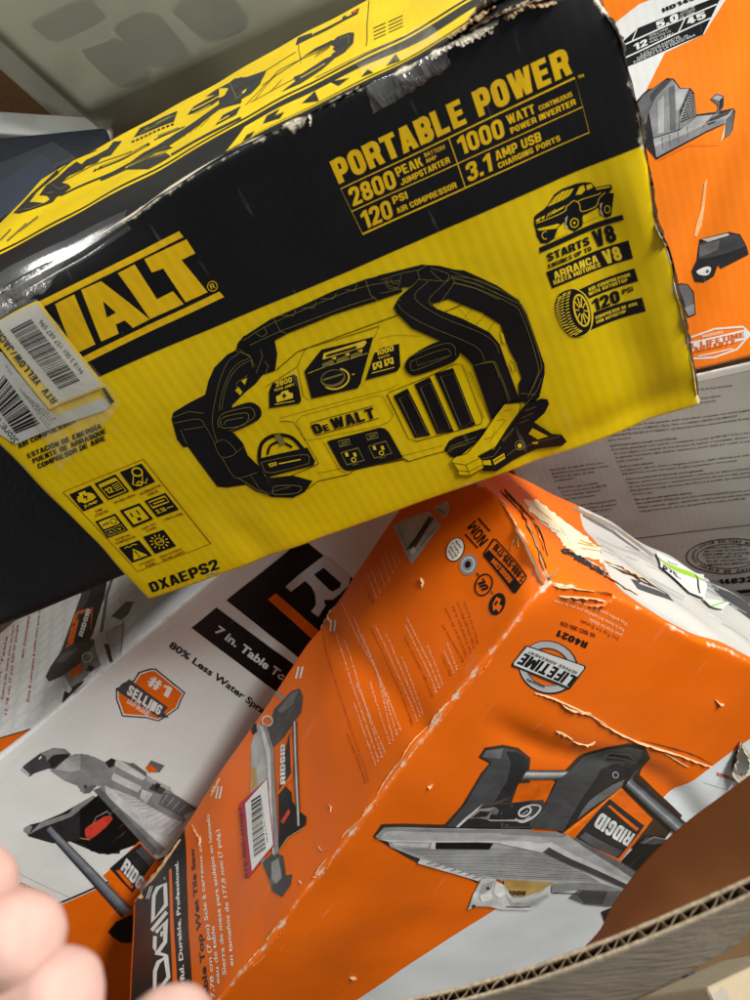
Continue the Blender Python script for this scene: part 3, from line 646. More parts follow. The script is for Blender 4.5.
# vents
b.src = P6
for v in ([(90, 288), (180, 240), (325, 537), (225, 552)], [(222, 215), (320, 170), (470, 512), (365, 528)], [(350, 150), (465, 115), (605, 470), (505, 502)]):
    b.poly(v, 'black', 2)
    ins = [(v[0][0] * .72 + v[2][0] * .28 * .25 + v[0][0] * .21, v[0][1] + 24), (v[1][0] + 4, v[1][1] + 30), (v[2][0] - 18, v[2][1] - 14), (v[3][0] + 14, v[3][1] - 14)]
    b.stroke([(v[0][0] + 38, v[0][1] + 20), (v[1][0] + 5, v[1][1] + 34), (v[2][0] - 20, v[2][1] - 18), (v[3][0] + 12, v[3][1] - 14)], 2.2, 'line', 3, closed=True)
b.poly([(410, 625), (440, 570), (480, 545), (640, 495), (675, 490), (660, 540), (560, 620), (500, 672), (450, 668)], 'black', 2)
b.stroke([(445, 640), (455, 615), (490, 600), (600, 570)], 3, 'line', 3, smooth=True)
# control panels
b.src = P2
b.poly([(330, 490), (405, 395), (635, 337), (578, 548), (568, 566), (362, 612)], 'black', 2)
b.poly([(415, 412), (598, 352), (605, 362), (590, 382), (410, 440)], 'lyellow', 3); b.poly([(425, 418), (560, 376), (558, 388), (425, 428)], 'black', 4)
for k in range(3): b.poly([(408 + k * 62, 458 - k * 20), (455 + k * 62, 438 - k * 20), (462 + k * 62, 455 - k * 20), (412 + k * 62, 478 - k * 20)], 'line', 3); b.poly([(448 + k * 58, 432 - k * 17), (470 + k * 58, 424 - k * 17), (468 + k * 58, 440 - k * 17)], 'lyellow', 4)
b.stroke([(345, 500), (410, 475), (610, 410)], 2, 'lyellow', 3)
b.ell((468, 525), 60, 44, 'lyellow', 3, rot=-14, ring=7, a0=-60, a1=150); b.ell((456, 522), 56, 38, 'line', 4, rot=-14); b.ell((456, 517), 50, 30, 'black', 5, rot=-14); b.stroke([(412, 528), (500, 502)], 8, 'line', 6); b.stroke([(540, 506), (552, 504)], 4, 'lyellow', 3)
b.src = A_
b.poly([(335, 435), (405, 405), (415, 412), (430, 490), (425, 500), (325, 517), (325, 460)], 'black', 2)
b.text('2800', (347, 447), (400, 429), (344, 431), 'lyellow', 3, .035).text('PEAK AMPS', (343, 462), (407, 441), (341, 454), 'lyellow', 3, .02, True)
b.poly([(347, 478), (362, 470), (366, 462), (386, 456), (390, 464), (402, 466), (403, 482), (350, 497)], 'lyellow', 3); b.poly([(374, 464), (366, 478), (374, 478), (370, 488), (384, 472), (377, 472)], 'black', 4); b.stroke([(343, 504), (408, 492)], 2.5, 'lyellow', 3)
b.src = B_
b.poly([(20, 425), (50, 335), (70, 320), (130, 305), (135, 380), (125, 395)], 'black', 2)
b.text('1000', (56, 345), (113, 327), (53, 328), 'lyellow', 3, .035).text('WATTS', (62, 357), (100, 345), (60, 350), 'lyellow', 3, .02, True)
for o in (0, 38):
    b.poly([(42 + o, 370 - o * .33), (72 + o, 361 - o * .33), (75 + o, 383 - o * .33), (45 + o, 392 - o * .33)], 'lyellow', 3); b.stroke([(52 + o, 371 - o * .33), (53 + o, 379 - o * .33)], 4, 'black', 4); b.stroke([(65 + o, 367 - o * .33), (66 + o, 375 - o * .33)], 4, 'black', 4); b.poly([(55 + o, 388 - o * .33), (60 + o, 378 - o * .33), (67 + o, 385 - o * .33)], 'black', 4)
b.stroke([(40, 402), (115, 382)], 2.5, 'lyellow', 3)
b.src = P3
b.text('D', (205, 373), (256, 360), (179, 320), 'black', 2, .05).text('E', (262, 358), (300, 348), (245, 322), 'black', 2, .05).text('WALT', (310, 346), (560, 278), (288, 287), 'black', 2, .05); b.stroke([(178, 306), (545, 207)], 4, 'black', 2); b.stroke([(210, 381), (575, 281)], 4, 'black', 2)
b.poly([(275, 415), (580, 335), (610, 340), (635, 365), (715, 510), (400, 585), (375, 580), (350, 555)], 'black', 2)
for o in (0, 1):
    dx, dy = 160 * o, -40 * o
    b.stroke([(355 + dx, 482 + dy), (455 + dx, 452 + dy), (490 + dx, 522 + dy), (390 + dx, 550 + dy)], 5, 'line', 3, closed=True)
    b.stroke([(340 + dx, 415 + dy), (402 + dx, 402 + dy), (412 + dx, 430 + dy), (350 + dx, 445 + dy)], 5, 'line', 3, closed=True); b.stroke([(358 + dx, 428 + dy), (398 + dx, 418 + dy)], 9, 'line', 3)
    for ox in (378, 425): b.poly([(ox + dx, 482 + dy), (ox + 15 + dx, 478 + dy), (ox + 24 + dx, 500 + dy), (ox + 8 + dx, 504 + dy)], 'lyellow', 3)
    b.ell((430 + dx, 520 + dy), 13, 11, 'lyellow', 3, ring=5)
    b.stroke([(420 + dx, 552 + dy), (455 + dx, 543 + dy)], 4, 'line', 3)
b.src = A_
b.stroke([(290, 680), (300, 632), (340, 607), (395, 612), (435, 650)], 12, 'black', 2, smooth=True); b.stroke([(318, 668), (328, 640), (360, 628), (400, 645)], 8, 'black', 2, smooth=True); b.poly([(340, 605), (358, 600), (378, 632), (362, 642)], 'line', 3)
b.poly([(283, 682), (450, 645), (475, 690), (470, 705), (320, 742), (300, 732)], 'black', 3); b.stroke([(300, 700), (310, 690), (440, 668), (455, 690), (440, 702), (325, 728)], 2, 'line', 4, closed=True, smooth=True); b.text('120', (322, 710), (350, 703), (319, 698), 'lyellow', 5, .04); b.stroke([(356, 698), (428, 684)], 4, 'lyellow', 5)
# fine light lines over the black
for src, w, lines in ((P1, 2.4, [[(365, 175), (310, 215), (270, 300), (240, 420), (225, 540), (250, 640)], [(430, 210), (370, 240), (320, 300), (290, 380), (275, 470)], [(420, 200), (350, 235), (300, 310), (268, 420), (262, 480)], [(20, 510), (100, 480), (180, 490)], [(25, 540), (150, 520), (190, 560), (240, 650)], [(75, 575), (180, 560)], [(60, 575), (90, 650)], [(235, 650), (290, 630), (350, 695), (275, 720), (235, 650)], [(275, 720), (320, 800), (360, 830), (460, 800)], [(350, 695), (390, 665)], [(505, 280), (520, 240), (500, 215)], [(365, 150), (430, 200), (435, 250)], [(480, 150), (490, 190), (455, 280)], [(365, 390), (350, 330), (410, 290)], [(530, 905), (632, 880)], [(420, 810), (470, 890), (530, 920)]]),
        (P2, 2.2, [[(60, 355), (190, 275), (440, 165), (600, 110), (750, 85)], [(90, 375), (250, 300), (500, 205), (640, 160)], [(195, 255), (225, 310), (250, 320)], [(598, 85), (620, 150), (655, 178)], [(215, 240), (280, 240), (290, 215)], [(320, 205), (370, 205), (380, 175)], [(400, 165), (455, 165), (470, 140)], [(510, 125), (550, 130), (560, 100)], [(110, 315), (140, 335), (165, 320), (150, 290)], [(30, 400), (90, 420), (110, 470)], [(690, 75), (700, 110), (740, 120)]]),
        (P4, 2.6, [[(0, 180), (130, 140), (240, 120)], [(0, 265), (110, 240), (200, 225)], [(130, 310), (120, 290), (240, 180), (235, 130), (290, 95)], [(305, 190), (220, 270), (250, 330), (400, 420), (620, 510), (720, 580), (750, 650)], [(110, 330), (160, 390), (300, 470), (600, 600), (660, 700)], [(320, 110), (430, 150), (400, 195), (315, 125)], [(245, 180), (310, 185), (380, 190)], [(450, 170), (310, 300), (355, 345), (460, 210), (450, 170)], [(450, 170), (600, 210), (750, 280)], [(460, 205), (600, 240), (750, 310)], [(440, 130), (600, 190), (750, 250)], [(30, 180), (50, 230), (110, 230), (130, 150)], [(60, 170), (80, 205), (115, 200)], [(200, 715), (210, 690), (400, 620), (440, 630), (435, 665), (240, 745), (200, 740), (200, 715)], [(235, 690), (240, 720), (440, 660)], [(165, 700), (200, 660), (400, 585), (470, 600), (480, 660)], [(600, 720), (700, 700), (730, 740), (750, 800)]]),
        (P5, 2.4, [[(60, 40), (200, 80), (380, 160), (450, 220), (540, 480), (530, 560), (480, 660)], [(75, 65), (200, 100), (370, 175), (440, 240), (525, 500), (515, 580), (470, 680)], [(190, 510), (290, 490), (320, 540), (380, 700)], [(210, 505), (280, 495), (300, 510), (350, 640), (370, 710)], [(430, 660), (510, 665)], [(60, 30), (220, 60), (400, 150), (470, 230)], [(445, 740), (520, 640), (545, 580)]]),
        (A_, 2.2, [[(165, 570), (175, 545), (245, 530), (258, 545), (240, 570), (180, 580), (165, 570)], [(175, 570), (185, 555), (240, 545)], [(335, 785), (345, 770), (420, 770), (425, 785), (400, 795), (340, 797), (335, 785)], [(160, 580), (158, 555), (180, 530), (255, 512), (275, 525), (270, 550), (195, 590)], [(220, 740), (280, 780), (320, 800)]]),
        (P7, 2.6, [[(460, 80), (540, 70), (480, 170), (400, 280), (350, 320)], [(430, 150), (500, 140)], [(410, 185), (480, 175)], [(60, 320), (90, 305), (150, 290)], [(45, 340), (60, 300), (200, 250)]])):
    b.src = src
    for l in lines: b.stroke(l, w, 'line', 7, smooth=len(l) > 3)
# clamps in front
b.src = P7
b.poly([(205, 350), (300, 310), (400, 160), (460, 75), (540, 42), (575, 45), (583, 70), (560, 120), (505, 170), (600, 232), (650, 235), (680, 275), (655, 297), (520, 320), (400, 370), (305, 430), (235, 430), (225, 400)], 'black', 8)
b.poly([(497, 203), (580, 245), (525, 265), (478, 236)], 'yellow', 9); b.poly([(495, 282), (525, 276), (528, 290), (500, 292)], 'yellow', 9); b.poly([(285, 370), (345, 335), (352, 362), (295, 397)], 'yellow', 9); b.poly([(222, 375), (272, 370), (280, 398), (228, 395)], 'yellow', 9)
b.ell((430, 298), 24, 24, 'line', 9, ring=4).ell((430, 300), 12, 12, 'lyellow', 9); b.stroke([(290, 380), (345, 348)], 4, 'black', 10)
for l in ([(515, 85), (455, 110)], [(500, 120), (440, 150)], [(480, 155), (425, 180)], [(335, 270), (400, 205), (380, 240), (340, 275)], [(360, 350), (400, 320), (440, 315), (520, 280), (640, 245)], [(225, 365), (290, 350), (330, 300)]): b.stroke(l, 2.4, 'line', 9)
b.poly([(65, 370), (95, 350), (150, 335), (220, 255), (350, 75), (425, 65), (435, 80), (425, 120), (300, 300), (208, 350), (230, 370), (237, 410), (165, 452), (105, 450), (100, 420)], 'yellow', 10)
b.stroke([(65, 370), (95, 350), (150, 335), (220, 255), (350, 75), (425, 65), (435, 80), (425, 120), (300, 300), (208, 350), (230, 370), (237, 410), (165, 452), (105, 450), (100, 420), (65, 370)], 3.4, DK, 11)
b.stroke([(75, 385), (145, 395), (165, 452)], 3, DK, 11).stroke([(145, 395), (215, 360)], 3, DK, 11).stroke([(100, 425), (160, 430), (235, 392)], 3, DK, 11).stroke([(270, 270), (360, 160)], 2, DK, 11).stroke([(240, 260), (280, 250), (300, 215)], 2, DK, 11).stroke([(350, 110), (385, 105)], 2, DK, 11).stroke([(310, 165), (350, 158)], 2, DK, 11)
b.build('power_station_picture')

# stickers on the front, lower left of the logo
S = (0, 290, 5.769)
b = Print(yf, S, 'label', base=.0006)
b.poly([(-200, 700), (-60, 330), (0, 345), (290, 690), (330, 715), (605, 612), (645, 660), (610, 690), (330, 782), (92, 885)], 'grey', 0)
b.bars((-65, 600), (95, 825), (240, 768), (20, 480), 'black', 1, 3, 70)
b.text('Store: 05', (112, 860), (-20, 705), (72, 884), 'black', 1, .0); b.text('LOC  P7', (60, 478), (20, 428), (72, 470), 'textgrey', 1, 0, True)
for i in range(5): b.text(['09/12 item return', 'CUSTOMER RETURN', 'CODEABLE ITEM', 'Vendor 28107', '1 of 1'][i], (290 + i * 9, 790 - i * 14), (120 + i * 26, 560 + i * 22), (282 + i * 9, 794 - i * 14), 'textgrey', 1, 0, True)
b.build('barcode_label', label='grey white barcode label under the yellow bordered one')
b = Print(yf, S, 'label', base=.0010)
b.poly([(-115, 190), (200, 52), (226, 58), (614, 548), (350, 652), (292, 682)], 'lyellow', 0)
b.poly([(-57, 170), (205, 68), (592, 545), (347, 642)], 'label', 1)
b.bars((50, 215), (352, 565), (470, 515), (180, 158), 'black', 2, 7, 92)
b.text('9418 2 001 157 687 096', (492, 462), (243, 160), (472, 478), 'black', 2, .0)
b.text('RTV  YELLOW/JACKET', (340, 628), (-62, 152), (308, 650), 'black', 2, .03)
b.poly([(590, 560), (610, 555), (668, 640), (645, 648)], 'black', 1)
b.build('barcode_label', label='yellow bordered barcode label reading RTV YELLOW')
def sheet(panel, src, name, quadgrid, mat, lift, seed=0, amp=.0015, nu=16, nv=8):
    """a wrinkled film stuck to a panel; quadgrid: four measured corners"""
    P = Print(panel, src); a, b_, c_, d = [Vector(P.q(p)) for p in quadgrid]; V = []; Fc = []
    rnd = random.Random(seed)
    for j in range(nv + 1):
        for i in range(nu + 1):
            x, y = i / nu, j / nv
            p = (a * (1 - x) + b_ * x) * (1 - y) + (d * (1 - x) + c_ * x) * y
            k = (1 if 0 < i < nu else .2) * (1 if 0 < j < nv else .4)
            if i in (0, nu) or j in (0, nv): p = p + Vector((rnd.uniform(-1, 1), rnd.uniform(-1, 1))) * .0008
            u = min(max(p.x, -.01), panel.w + .01); v = min(max(p.y, 0), panel.h)
            V.append(panel.pos(u, v, lift + k * amp * (noise.noise(Vector((x * 7, y * 4, seed))) * .5 + .5)))
    for j in range(nv):
        for i in range(nu): k = j * (nu + 1) + i; Fc.append((k, k + 1, k + nu + 2, k + nu + 1))
    return mesh_obj(name, V, Fc, mat, panel.obj)
FILM = film()
sheet(yf, (0, 0, 1), 'clear_tape', [(-20, 300), (36, 296), (124, 402), (60, 470)], film('label_film', .10, (215, 212, 200), .2, 40, .3), .0014, 5, .0006)
sheet(yf, (0, 0, 1), 'clear_tape', [(362, 78), (443, 42), (450, 66), (373, 114)], FILM, .0006, 2, .0016)
sheet(yt, (0, 0, 1), 'clear_tape', [(363, 76), (352, 62), (428, 22), (444, 40)], FILM, .0006, 3, .0012)
sheet(yf, (0, 0, 1), 'clear_tape', [(-40, 298), (56, 243), (46, 288), (-40, 330)], FILM, .0006, 4, .0016)
# tape bent over the crushed edge, catching the lamp
V = []; Fc = []
for i in range(41):
    x = .001 + .160 * i / 40; k = 1 - .75 * (i / 40) ** 1.5; wz = .0125 * k + .0012 * noise.noise(Vector((x * 60, 1, 1))); wy = .0105 * k + .0008 * noise.noise(Vector((x * 50, 4, 1)))
    A0 = yt.pos(x, wz + .008, .0003); A1 = yt.pos(x, wz, .0005); B1 = yf.pos(x, wy, .0005); B0 = yf.pos(x, wy + .004, .0003)
    for j, q0 in enumerate((A0, A1, A1 * .75 + B1 * .25, A1 * .5 + B1 * .5, A1 * .25 + B1 * .75, B1, B1, B0, B0)): V.append(q0 + Vector((0, -.0007, -.0007)) * (1 if 1 <= j <= 5 else 0))
for i in range(40):
    for j in range(8): a = i * 9 + j; Fc.append((a, a + 1, a + 10, a + 9))
mesh_obj('clear_tape', V, Fc, film('glare_film', .04, (235, 235, 230), .16, 18, .10), yt.obj)

# top panel artwork, read upside down from here
b = Print(yt, (0, 0, 1), YF)
z0 = [b.q(p)[1] for p in ((180, 157.5), (100, 197), (300, 98))]; zb = sum(z0) / 3
b.uvpoly([(0, 0), (yt.w, 0), (yt.w, zb), (0, zb)], 'bluegrey' if False else 'black', 0)
b.uvpoly([(0, zb + .006), (yt.w, zb + .006), (yt.w, zb + .011), (0, zb + .011)], 'black', 0)
b.build('black_band')
b = Print(yt, (150, 60, 3.2609), YF)
b.poly([(255, 298), (312, 224), (685, 32), (900, -72), (1100, -180), (1060, -130), (640, 96)], 'yellow', 1)
b.poly([(318, 252), (345, 240), (330, 262), (302, 276)], 'black', 2)
b.poly([(372, 218), (386, 192), (428, 170), (412, 192), (442, 178), (428, 200)], 'black', 2)
b.poly([(497, 148), (540, 108), (552, 140)], 'black', 2); b.poly([(588, 78), (652, 66), (616, 92)], 'black', 2); b.poly([(690, 62), (712, 36), (730, 45)], 'black', 2); b.poly([(770, 20), (800, -20), (815, 0)], 'black', 2)
b.stroke([(250, 303), (640, 102), (1060, -122)], 3, 'yellow', 1)
b.build('brand_logo')
b = Print(yt, (0, 150, 5.769), YF)
G3 = (100, 60, 5.357); G4 = (220, 0, 4.1667); D = 'g1'
b.polys(D, 1, [(72, 365), (120, 312), (180, 250), (335, 118), (345, 135), (215, 240), (165, 305), (250, 308), (285, 285), (330, 262), (300, 300), (160, 356), (108, 373)],
    [(225, 265), (270, 205), (330, 165), (395, 105), (445, 70), (480, 85), (415, 135), (352, 190), (395, 200), (408, 218), (345, 262), (285, 285), (270, 268)],
    [(395, 150), (500, 55), (560, 30), (480, 115)], [(492, 98), (565, 28), (640, -10), (560, 78)])
b.stroke([(95, 355), (170, 345), (270, 300)], 3, 'line', 2).stroke([(300, 200), (340, 230), (395, 205)], 3, 'line', 2).stroke([(270, 255), (310, 245)], 3, 'line', 2)
for l in ([(0, 520), (60, 460)], [(40, 522), (150, 420)], [(105, 465), (215, 380)]): b.stroke(l, 9, 'line', 1)
b.stroke([(345, 264), (520, 183), (760, 72)], 9, D, 1); b.stroke([(350, 190), (520, 100), (760, 5)], 3, D, 1); b.stroke([(340, 130), (430, 60), (560, 0)], 4, D, 1)
for k in range(9): b.stroke([(540 + k * 24, 126 - k * 11), (556 + k * 24, 112 - k * 11)], 9, D, 1)
b.src = G3
b.polys(D, 1, [(5, 530), (75, 440), (120, 435), (60, 512)], [(180, 415), (215, 365), (415, 275), (395, 330)], [(465, 290), (500, 245), (560, 210), (690, 150), (680, 185), (600, 240)],
    [(565, 190), (620, 155), (760, 95), (760, 235), (640, 268), (690, 185), (672, 172)], [(130, 572), (230, 500), (300, 460), (400, 390), (500, 330), (640, 240), (760, 210), (760, 228), (640, 268), (540, 340), (400, 430), (365, 455), (390, 462), (300, 492), (250, 522)],
    [(130, 584), (260, 522), (350, 490), (378, 508), (260, 578)], [(625, 355), (660, 300), (760, 252), (738, 300)])
b.stroke([(215, 395), (400, 300)], 4, 'line', 2).stroke([(240, 372), (260, 365)], 9, 'line', 2).stroke([(300, 345), (380, 305)], 6, 'line', 2)
for k in range(10): b.stroke([(170 + k * 23, 440 - k * 10), (184 + k * 23, 432 - k * 10)], 8, D, 1)
b.stroke([(490, 266), (560, 232), (665, 182)], 5, 'lyellow', 2).stroke([(500, 282), (590, 240)], 3, 'lyellow', 2).stroke([(640, 338), (700, 306)], 6, 'lyellow', 2)
for k in range(3): b.stroke([(150, 575 - k * 3), (250, 530 - k * 8), (360, 500 - k * 22)], 2.5, 'line', 2)
b.stroke([(0, 637), (140, 578)], 13, D, 1).stroke([(380, 500), (760, 318)], 12, D, 1)
b.stroke([(0, 578), (110, 530), (265, 450)], 12, D, 1).stroke([(10, 575), (250, 462)], 3, 'yellow', 2); b.stroke([(290, 430), (450, 350)], 4, D, 1); b.stroke([(310, 410), (420, 360)], 10, 'line', 1)
for k in range(5): b.stroke([(420 + k * 30, 420 - k * 16), (450 + k * 34, 370 - k * 14)], 2, DK, 1)
b.src = G4
b.polys(D, 1, [(-5, 378), (60, 330), (115, 325), (195, 297), (170, 355), (130, 395), (60, 435), (-5, 460)], [(318, 195), (328, 165), (385, 143), (392, 155)], [(512, 70), (582, 32), (576, 58), (508, 92)],
    [(345, 247), (400, 205), (470, 168), (484, 178), (400, 218)], [(468, 178), (490, 155), (540, 137), (562, 138), (556, 182), (520, 222), (484, 243), (466, 232), (486, 216), (470, 206), (480, 196), (466, 188)],
    [(262, 396), (322, 347), (312, 330), (345, 315), (440, 250), (505, 222), (430, 292), (340, 357)])
b.poly([(-5, 368), (35, 372), (20, 402), (-5, 412)], 'yellow', 2); b.stroke([(40, 345), (70, 420), (120, 370)], 2.5, 'line', 2).stroke([(95, 395), (110, 380)], 7, 'lyellow', 2).stroke([(500, 165), (540, 150), (535, 190)], 2.5, 'line', 2).stroke([(340, 335), (440, 270)], 3, 'yellow', 2)
for k in range(4): b.stroke([(392, 152 + k * 3 - 6), (510, 88 + k * 3 - 6)], 2, D, 1)
b.stroke([(528, 68), (550, 56)], 9, 'lyellow', 2).stroke([(556, 54), (572, 46)], 9, 'sawred', 2)
for l in ([(110, 442), (250, 300), (300, 275), (460, 195)], [(130, 432), (330, 330), (460, 245)], [(180, 360), (330, 262), (345, 247)], [(150, 420), (250, 300)], [(215, 390), (265, 340)], [(330, 190), (340, 270)], [(190, 300), (320, 225)]): b.stroke(l, 2, DK, 1)
for k in range(7): b.stroke([(395 + k * 9, 245 - k * 6), (420 + k * 8, 205 - k * 4)], 2, DK, 1)
b.stroke([(622, 0), (610, 196)], 3, DK, 1)
for k in range(4): b.stroke([(640, 118 + k * 16), (690, 92 + k * 16)], 3, DK, 1); b.stroke([(700, 88 + k * 15), (760, 58 + k * 15)], 3, DK, 1)
b.stroke([(400, 330), (600, 230), (760, 150)], 2, DK, 1)
b.build('power_station_picture', label='power station drawing seen upside down')
b = Print(yt, (0, 60, 5), YF)
for k in range(9): b.text('LOS INVERTER'[k:k + 2], (0 + k * 42, 985 - k * 22), (40 + k * 42, 965 - k * 22), (20 + k * 42, 950 - k * 22), 'lyellow', 1, .03) if False else None
b.text('DENALT BLACK', (5, 990), (430, 790), (-30, 1010), 'lyellow', 1, .03) if False else None
# rubbed, torn front edge of the top and chewed corner
PAPER = ink('paper', 'matte'); KRAFT = plain('torn_board', (150, 126, 98), .9, .1, .5, 300, .25)
tear(yt, (0, 0, 1), [(88, 229), (155, 194), (240, 149), (310, 117)], 2.0, PAPER, 'torn_edge', 1, .0008)
tear(yt, (0, 0, 1), [(310, 117), (316, 112), (340, 98), (362, 86)], 4.0, ink('g1', 'matte'), 'torn_edge', 2, .002)
tear(yf, (0, 0, 1), [(309, 114), (311, 120), (310, 127)], 3.0, PAPER, 'torn_edge', 3, .002)
WHITE_SCUFF = plain('chewed_paper', (168, 160, 144), .8, .2, .6, 200, .35, vscale=140)
for i, (pts, w) in enumerate((([(430, 58), (450, 44), (470, 38), (500, 22)], 8), ([(470, 30), (500, 14), (530, 0), (560, -14)], 9), ([(478, 38), (486, 30), (494, 33)], 5), ([(505, 20), (525, 6), (560, -6)], 7))):
    tear(yf, (0, 0, 1), pts, w, WHITE_SCUFF if i % 2 == 0 else KRAFT, 'torn_edge', 10 + i, .004)
for i, (pts, w) in enumerate((([(448, 40), (470, 28), (500, 10)], 8), ([(470, 22), (500, 4), (540, -20)], 9))):
    tear(yt, (0, 0, 1), pts, w, (KRAFT, WHITE_SCUFF)[i], 'torn_edge', 20 + i, .004)
for i, (pts, w, m) in enumerate((([(612, 0), (618, 16), (624, 40), (628, 62)], 4, WHITE_SCUFF), ([(640, 112), (646, 128), (650, 142)], 3, WHITE_SCUFF), ([(655, 165), (664, 215), (672, 250)], 2.0, KRAFT), ([(660, 222), (664, 236), (668, 246)], 3, WHITE_SCUFF),
        ([(672, 250), (682, 310), (690, 345)], 2.0, KRAFT), ([(684, 320), (689, 338), (694, 352)], 2.4, WHITE_SCUFF), ([(692, 350), (700, 395)], 1.6, KRAFT))):
    tear(yf, (0, 0, 1), pts, w, m, 'torn_edge', 40 + i, .0025)
tear(yf, (0, 0, 1), [(620, 25), (640, 110), (655, 168), (675, 262), (692, 350)], 3.2, plain('dark_board_edge', (30, 27, 24), .9, .1, .5, 300, .3), 'torn_edge', 60, .0015)
tear(yf, (0, 0, 1), [(206, 575), (212, 571), (219, 571)], 3, plain('scuffed_print', (150, 140, 110), .8, .2, .3, 200, .2), 'torn_paper', 63, .0006)
# ================================================================== the orange tile-saw carton in front
RO = Matrix(((0.8116021, -0.52676814, -0.25262097), (0.37170755, 0.7992111, -0.47232946), (0.45070559, 0.28944246, 0.8444451)))
TO = (0.11239906, 0.04365187, 0.48432342)
ora = thing('tile_saw_carton', 'scuffed bright orange carton printed with an upside down tile saw, torn along its far end', 'carton', mw(RO, TO), 'tile saw cartons')
OB = Carton(ora, RO, TO, (.45, .62, .2071), r=.0035, wob=.0016, wf=7, seed=2)
def odent(p):
    d = Vector((0, 0, 0))
    if p.z < .02:
        k = 1 - p.z / .02
        # crushed fold across the printed face, from the near ridge to the far right
        yl = .105 + .13 * p.x + .012 * math.sin(p.x * 22)
        f = (p.y - yl) / .011
        d.z += k * (.0040 * math.exp(-f * f) + .0035 * (1 / (1 + math.exp(-f * 1.5)) - 1) * math.exp(-max(0, -(p.y - yl)) / .05)) * min(1, max(0, (p.x - .02) / .06))
        d.z += k * .0018 * noise.noise(Vector((p.x * 16, p.y * 16, 4.4)))
        d.z += k * .004 * math.exp(-((p.x - .05) / .02) ** 2 - ((p.y - .0) / .022) ** 2)
    if p.x < .02:
        k = 1 - p.x / .02
        d.x += k * .0026 * noise.noise(Vector((2.2, p.y * 11, p.z * 11)))
        yl = .15 + .35 * (p.z - .02)
        d.x += k * .0022 * math.exp(-((p.y - yl) / .012) ** 2)
    # far end is crushed: its edge wanders
    e = max(0, 1 - p.y / .02)
    d.y += e * .0045 * noise.noise(Vector((p.x * 17, 1.1, p.z * 17)))
    d.z += e * .003 * noise.noise(Vector((p.x * 14, 6.1, p.z * 14)))
    q = p.length; d += Vector((.006, .008, .004)) * math.exp(-(q / .02) ** 2)
    return d
OB.dents.append(odent)
OF = 'orange'
of = Panel(OB, 2, 0, 0, 1); of.build('front_panel', ink('orange', OF))
ol = Panel(OB, 0, 0, 1, 2); ol.build('side_panel', ink('orange', OF))
oe = Panel(OB, 1, 0, 0, 2); oe.build('end_panel', ink('orange', OF), label='torn end panel with its white print')
on = Panel(OB, 1, 1, 0, 2); on.build('end_panel', ink('orange', OF))
orr = Panel(OB, 0, 1, 1, 2); orr.build('side_panel', ink('white', OF))
ok_ = Panel(OB, 2, 1, 0, 1); ok_.build('back_panel', ink('orange', OF))

# --- printed face
b = Print(of, (0, 0, 1), OF)
b.poly([(140, 1143), (448, 940), (717, 762), (900, 641), (1000, 900), (506, 1300)], 'hexgrey', 0)
b.build('white_field')
b = Print(of, (480, 620, 6.25), OF)
b.text('R4021', (672, 132), (490, 56), (655, 167), 'black', 2, .05); b.text('US 1002-365-329', (718, 80), (505, 2), (712, 103), 'maroon', 2, .02)
b.src = (500, 480, 3)
for t, bl, br, c in (('Vea arriba para obtener más detalles', (382, 430), (182, 332), 'peach'), ("Voir le dessus de l'emballage pour plus de détails", (374, 446), (165, 348), 'peach'), ('pour tous les détails', (366, 460), (270, 416), 'peach'), ('See Top for Details', (357, 470), (243, 418), 'maroon')):
    b.text(t, bl, br, (bl[0] - 4, bl[1] + 9), c, 2, .0, True)
b.build('product_code')
# lifetime badge
b = Print(of, (480, 620, 6.25), OF)
b.ell((424, 290), 158, 140, 'g1', 1, rot=12, ring=52); b.ell((420, 286), 154, 136, 'g5', 2, rot=12, ring=40); b.ell((420, 286), 172, 154, 'g6', 3, rot=12, ring=5); b.ell((420, 286), 136, 118, 'g3', 3, rot=12, ring=4)
b.poly([(282, 152), (300, 156), (648, 272), (652, 288), (556, 416), (540, 420), (200, 286), (198, 270)], 'g1', 4)
b.poly([(288, 160), (638, 276), (640, 290), (545, 406), (210, 278), (208, 264)], 'g6', 5)
b.text('LIFETIME', (598, 340), (272, 198), (548, 402), 'black', 6, .06); b.text('SERVICE AGREEMENT', (602, 312), (302, 184), (590, 326), 'g1', 6, .02); b.text('RIDGID', (398, 414), (292, 372), (394, 400), 'g1', 6, .03)
b.build('lifetime_badge')
# the saw
b = Print(of, (370, 730, 4.6875), 'photo')
Q3 = (370, 730, 4.6875); Q4 = (500, 730, 3.947)
# printed dark fringe round the picture
b.poly([(15, 495), (55, 440), (345, 438), (430, 340), (520, 200), (560, 155), (510, 130), (540, 85), (625, 74), (700, 90), (755, 130), (745, 180), (760, 520), (500, 720), (380, 650), (215, 618), (90, 545)], 'brown', 1)
b.poly([(205, 285), (212, 186), (320, 100), (420, 54), (505, 40), (572, 58), (592, 104), (552, 182), (750, 370), (690, 430), (250, 420)], 'brown', 1) if False else None
b.src = Q4
b.poly([(180, 280), (210, 186), (325, 100), (420, 55), (505, 40), (570, 58), (590, 103), (555, 180), (720, 340), (600, 480), (240, 420)], 'brown', 1)
b.poly([(70, 205), (215, 195), (180, 280), (45, 280)], 'orange', 2)
b.tube((45, 172), (300, 168), 40, 34, ['g2', 'g4', 'g6', 'g5', 'g4', 'g3', 'g2'], 3)
b.src = Q3
b.poly([(525, 125), (545, 95), (625, 85), (690, 100), (740, 130), (735, 178), (700, 230), (670, 292), (600, 340), (520, 352), (400, 447), (350, 447), (440, 340), (530, 200), (570, 150)], 'g2', 4)
b.poly([(525, 125), (545, 95), (625, 87), (610, 133)], 'g3', 5); b.poly([(640, 100), (690, 102), (740, 132), (735, 178), (700, 230), (660, 300), (580, 325), (640, 230), (660, 150)], 'g1', 5)
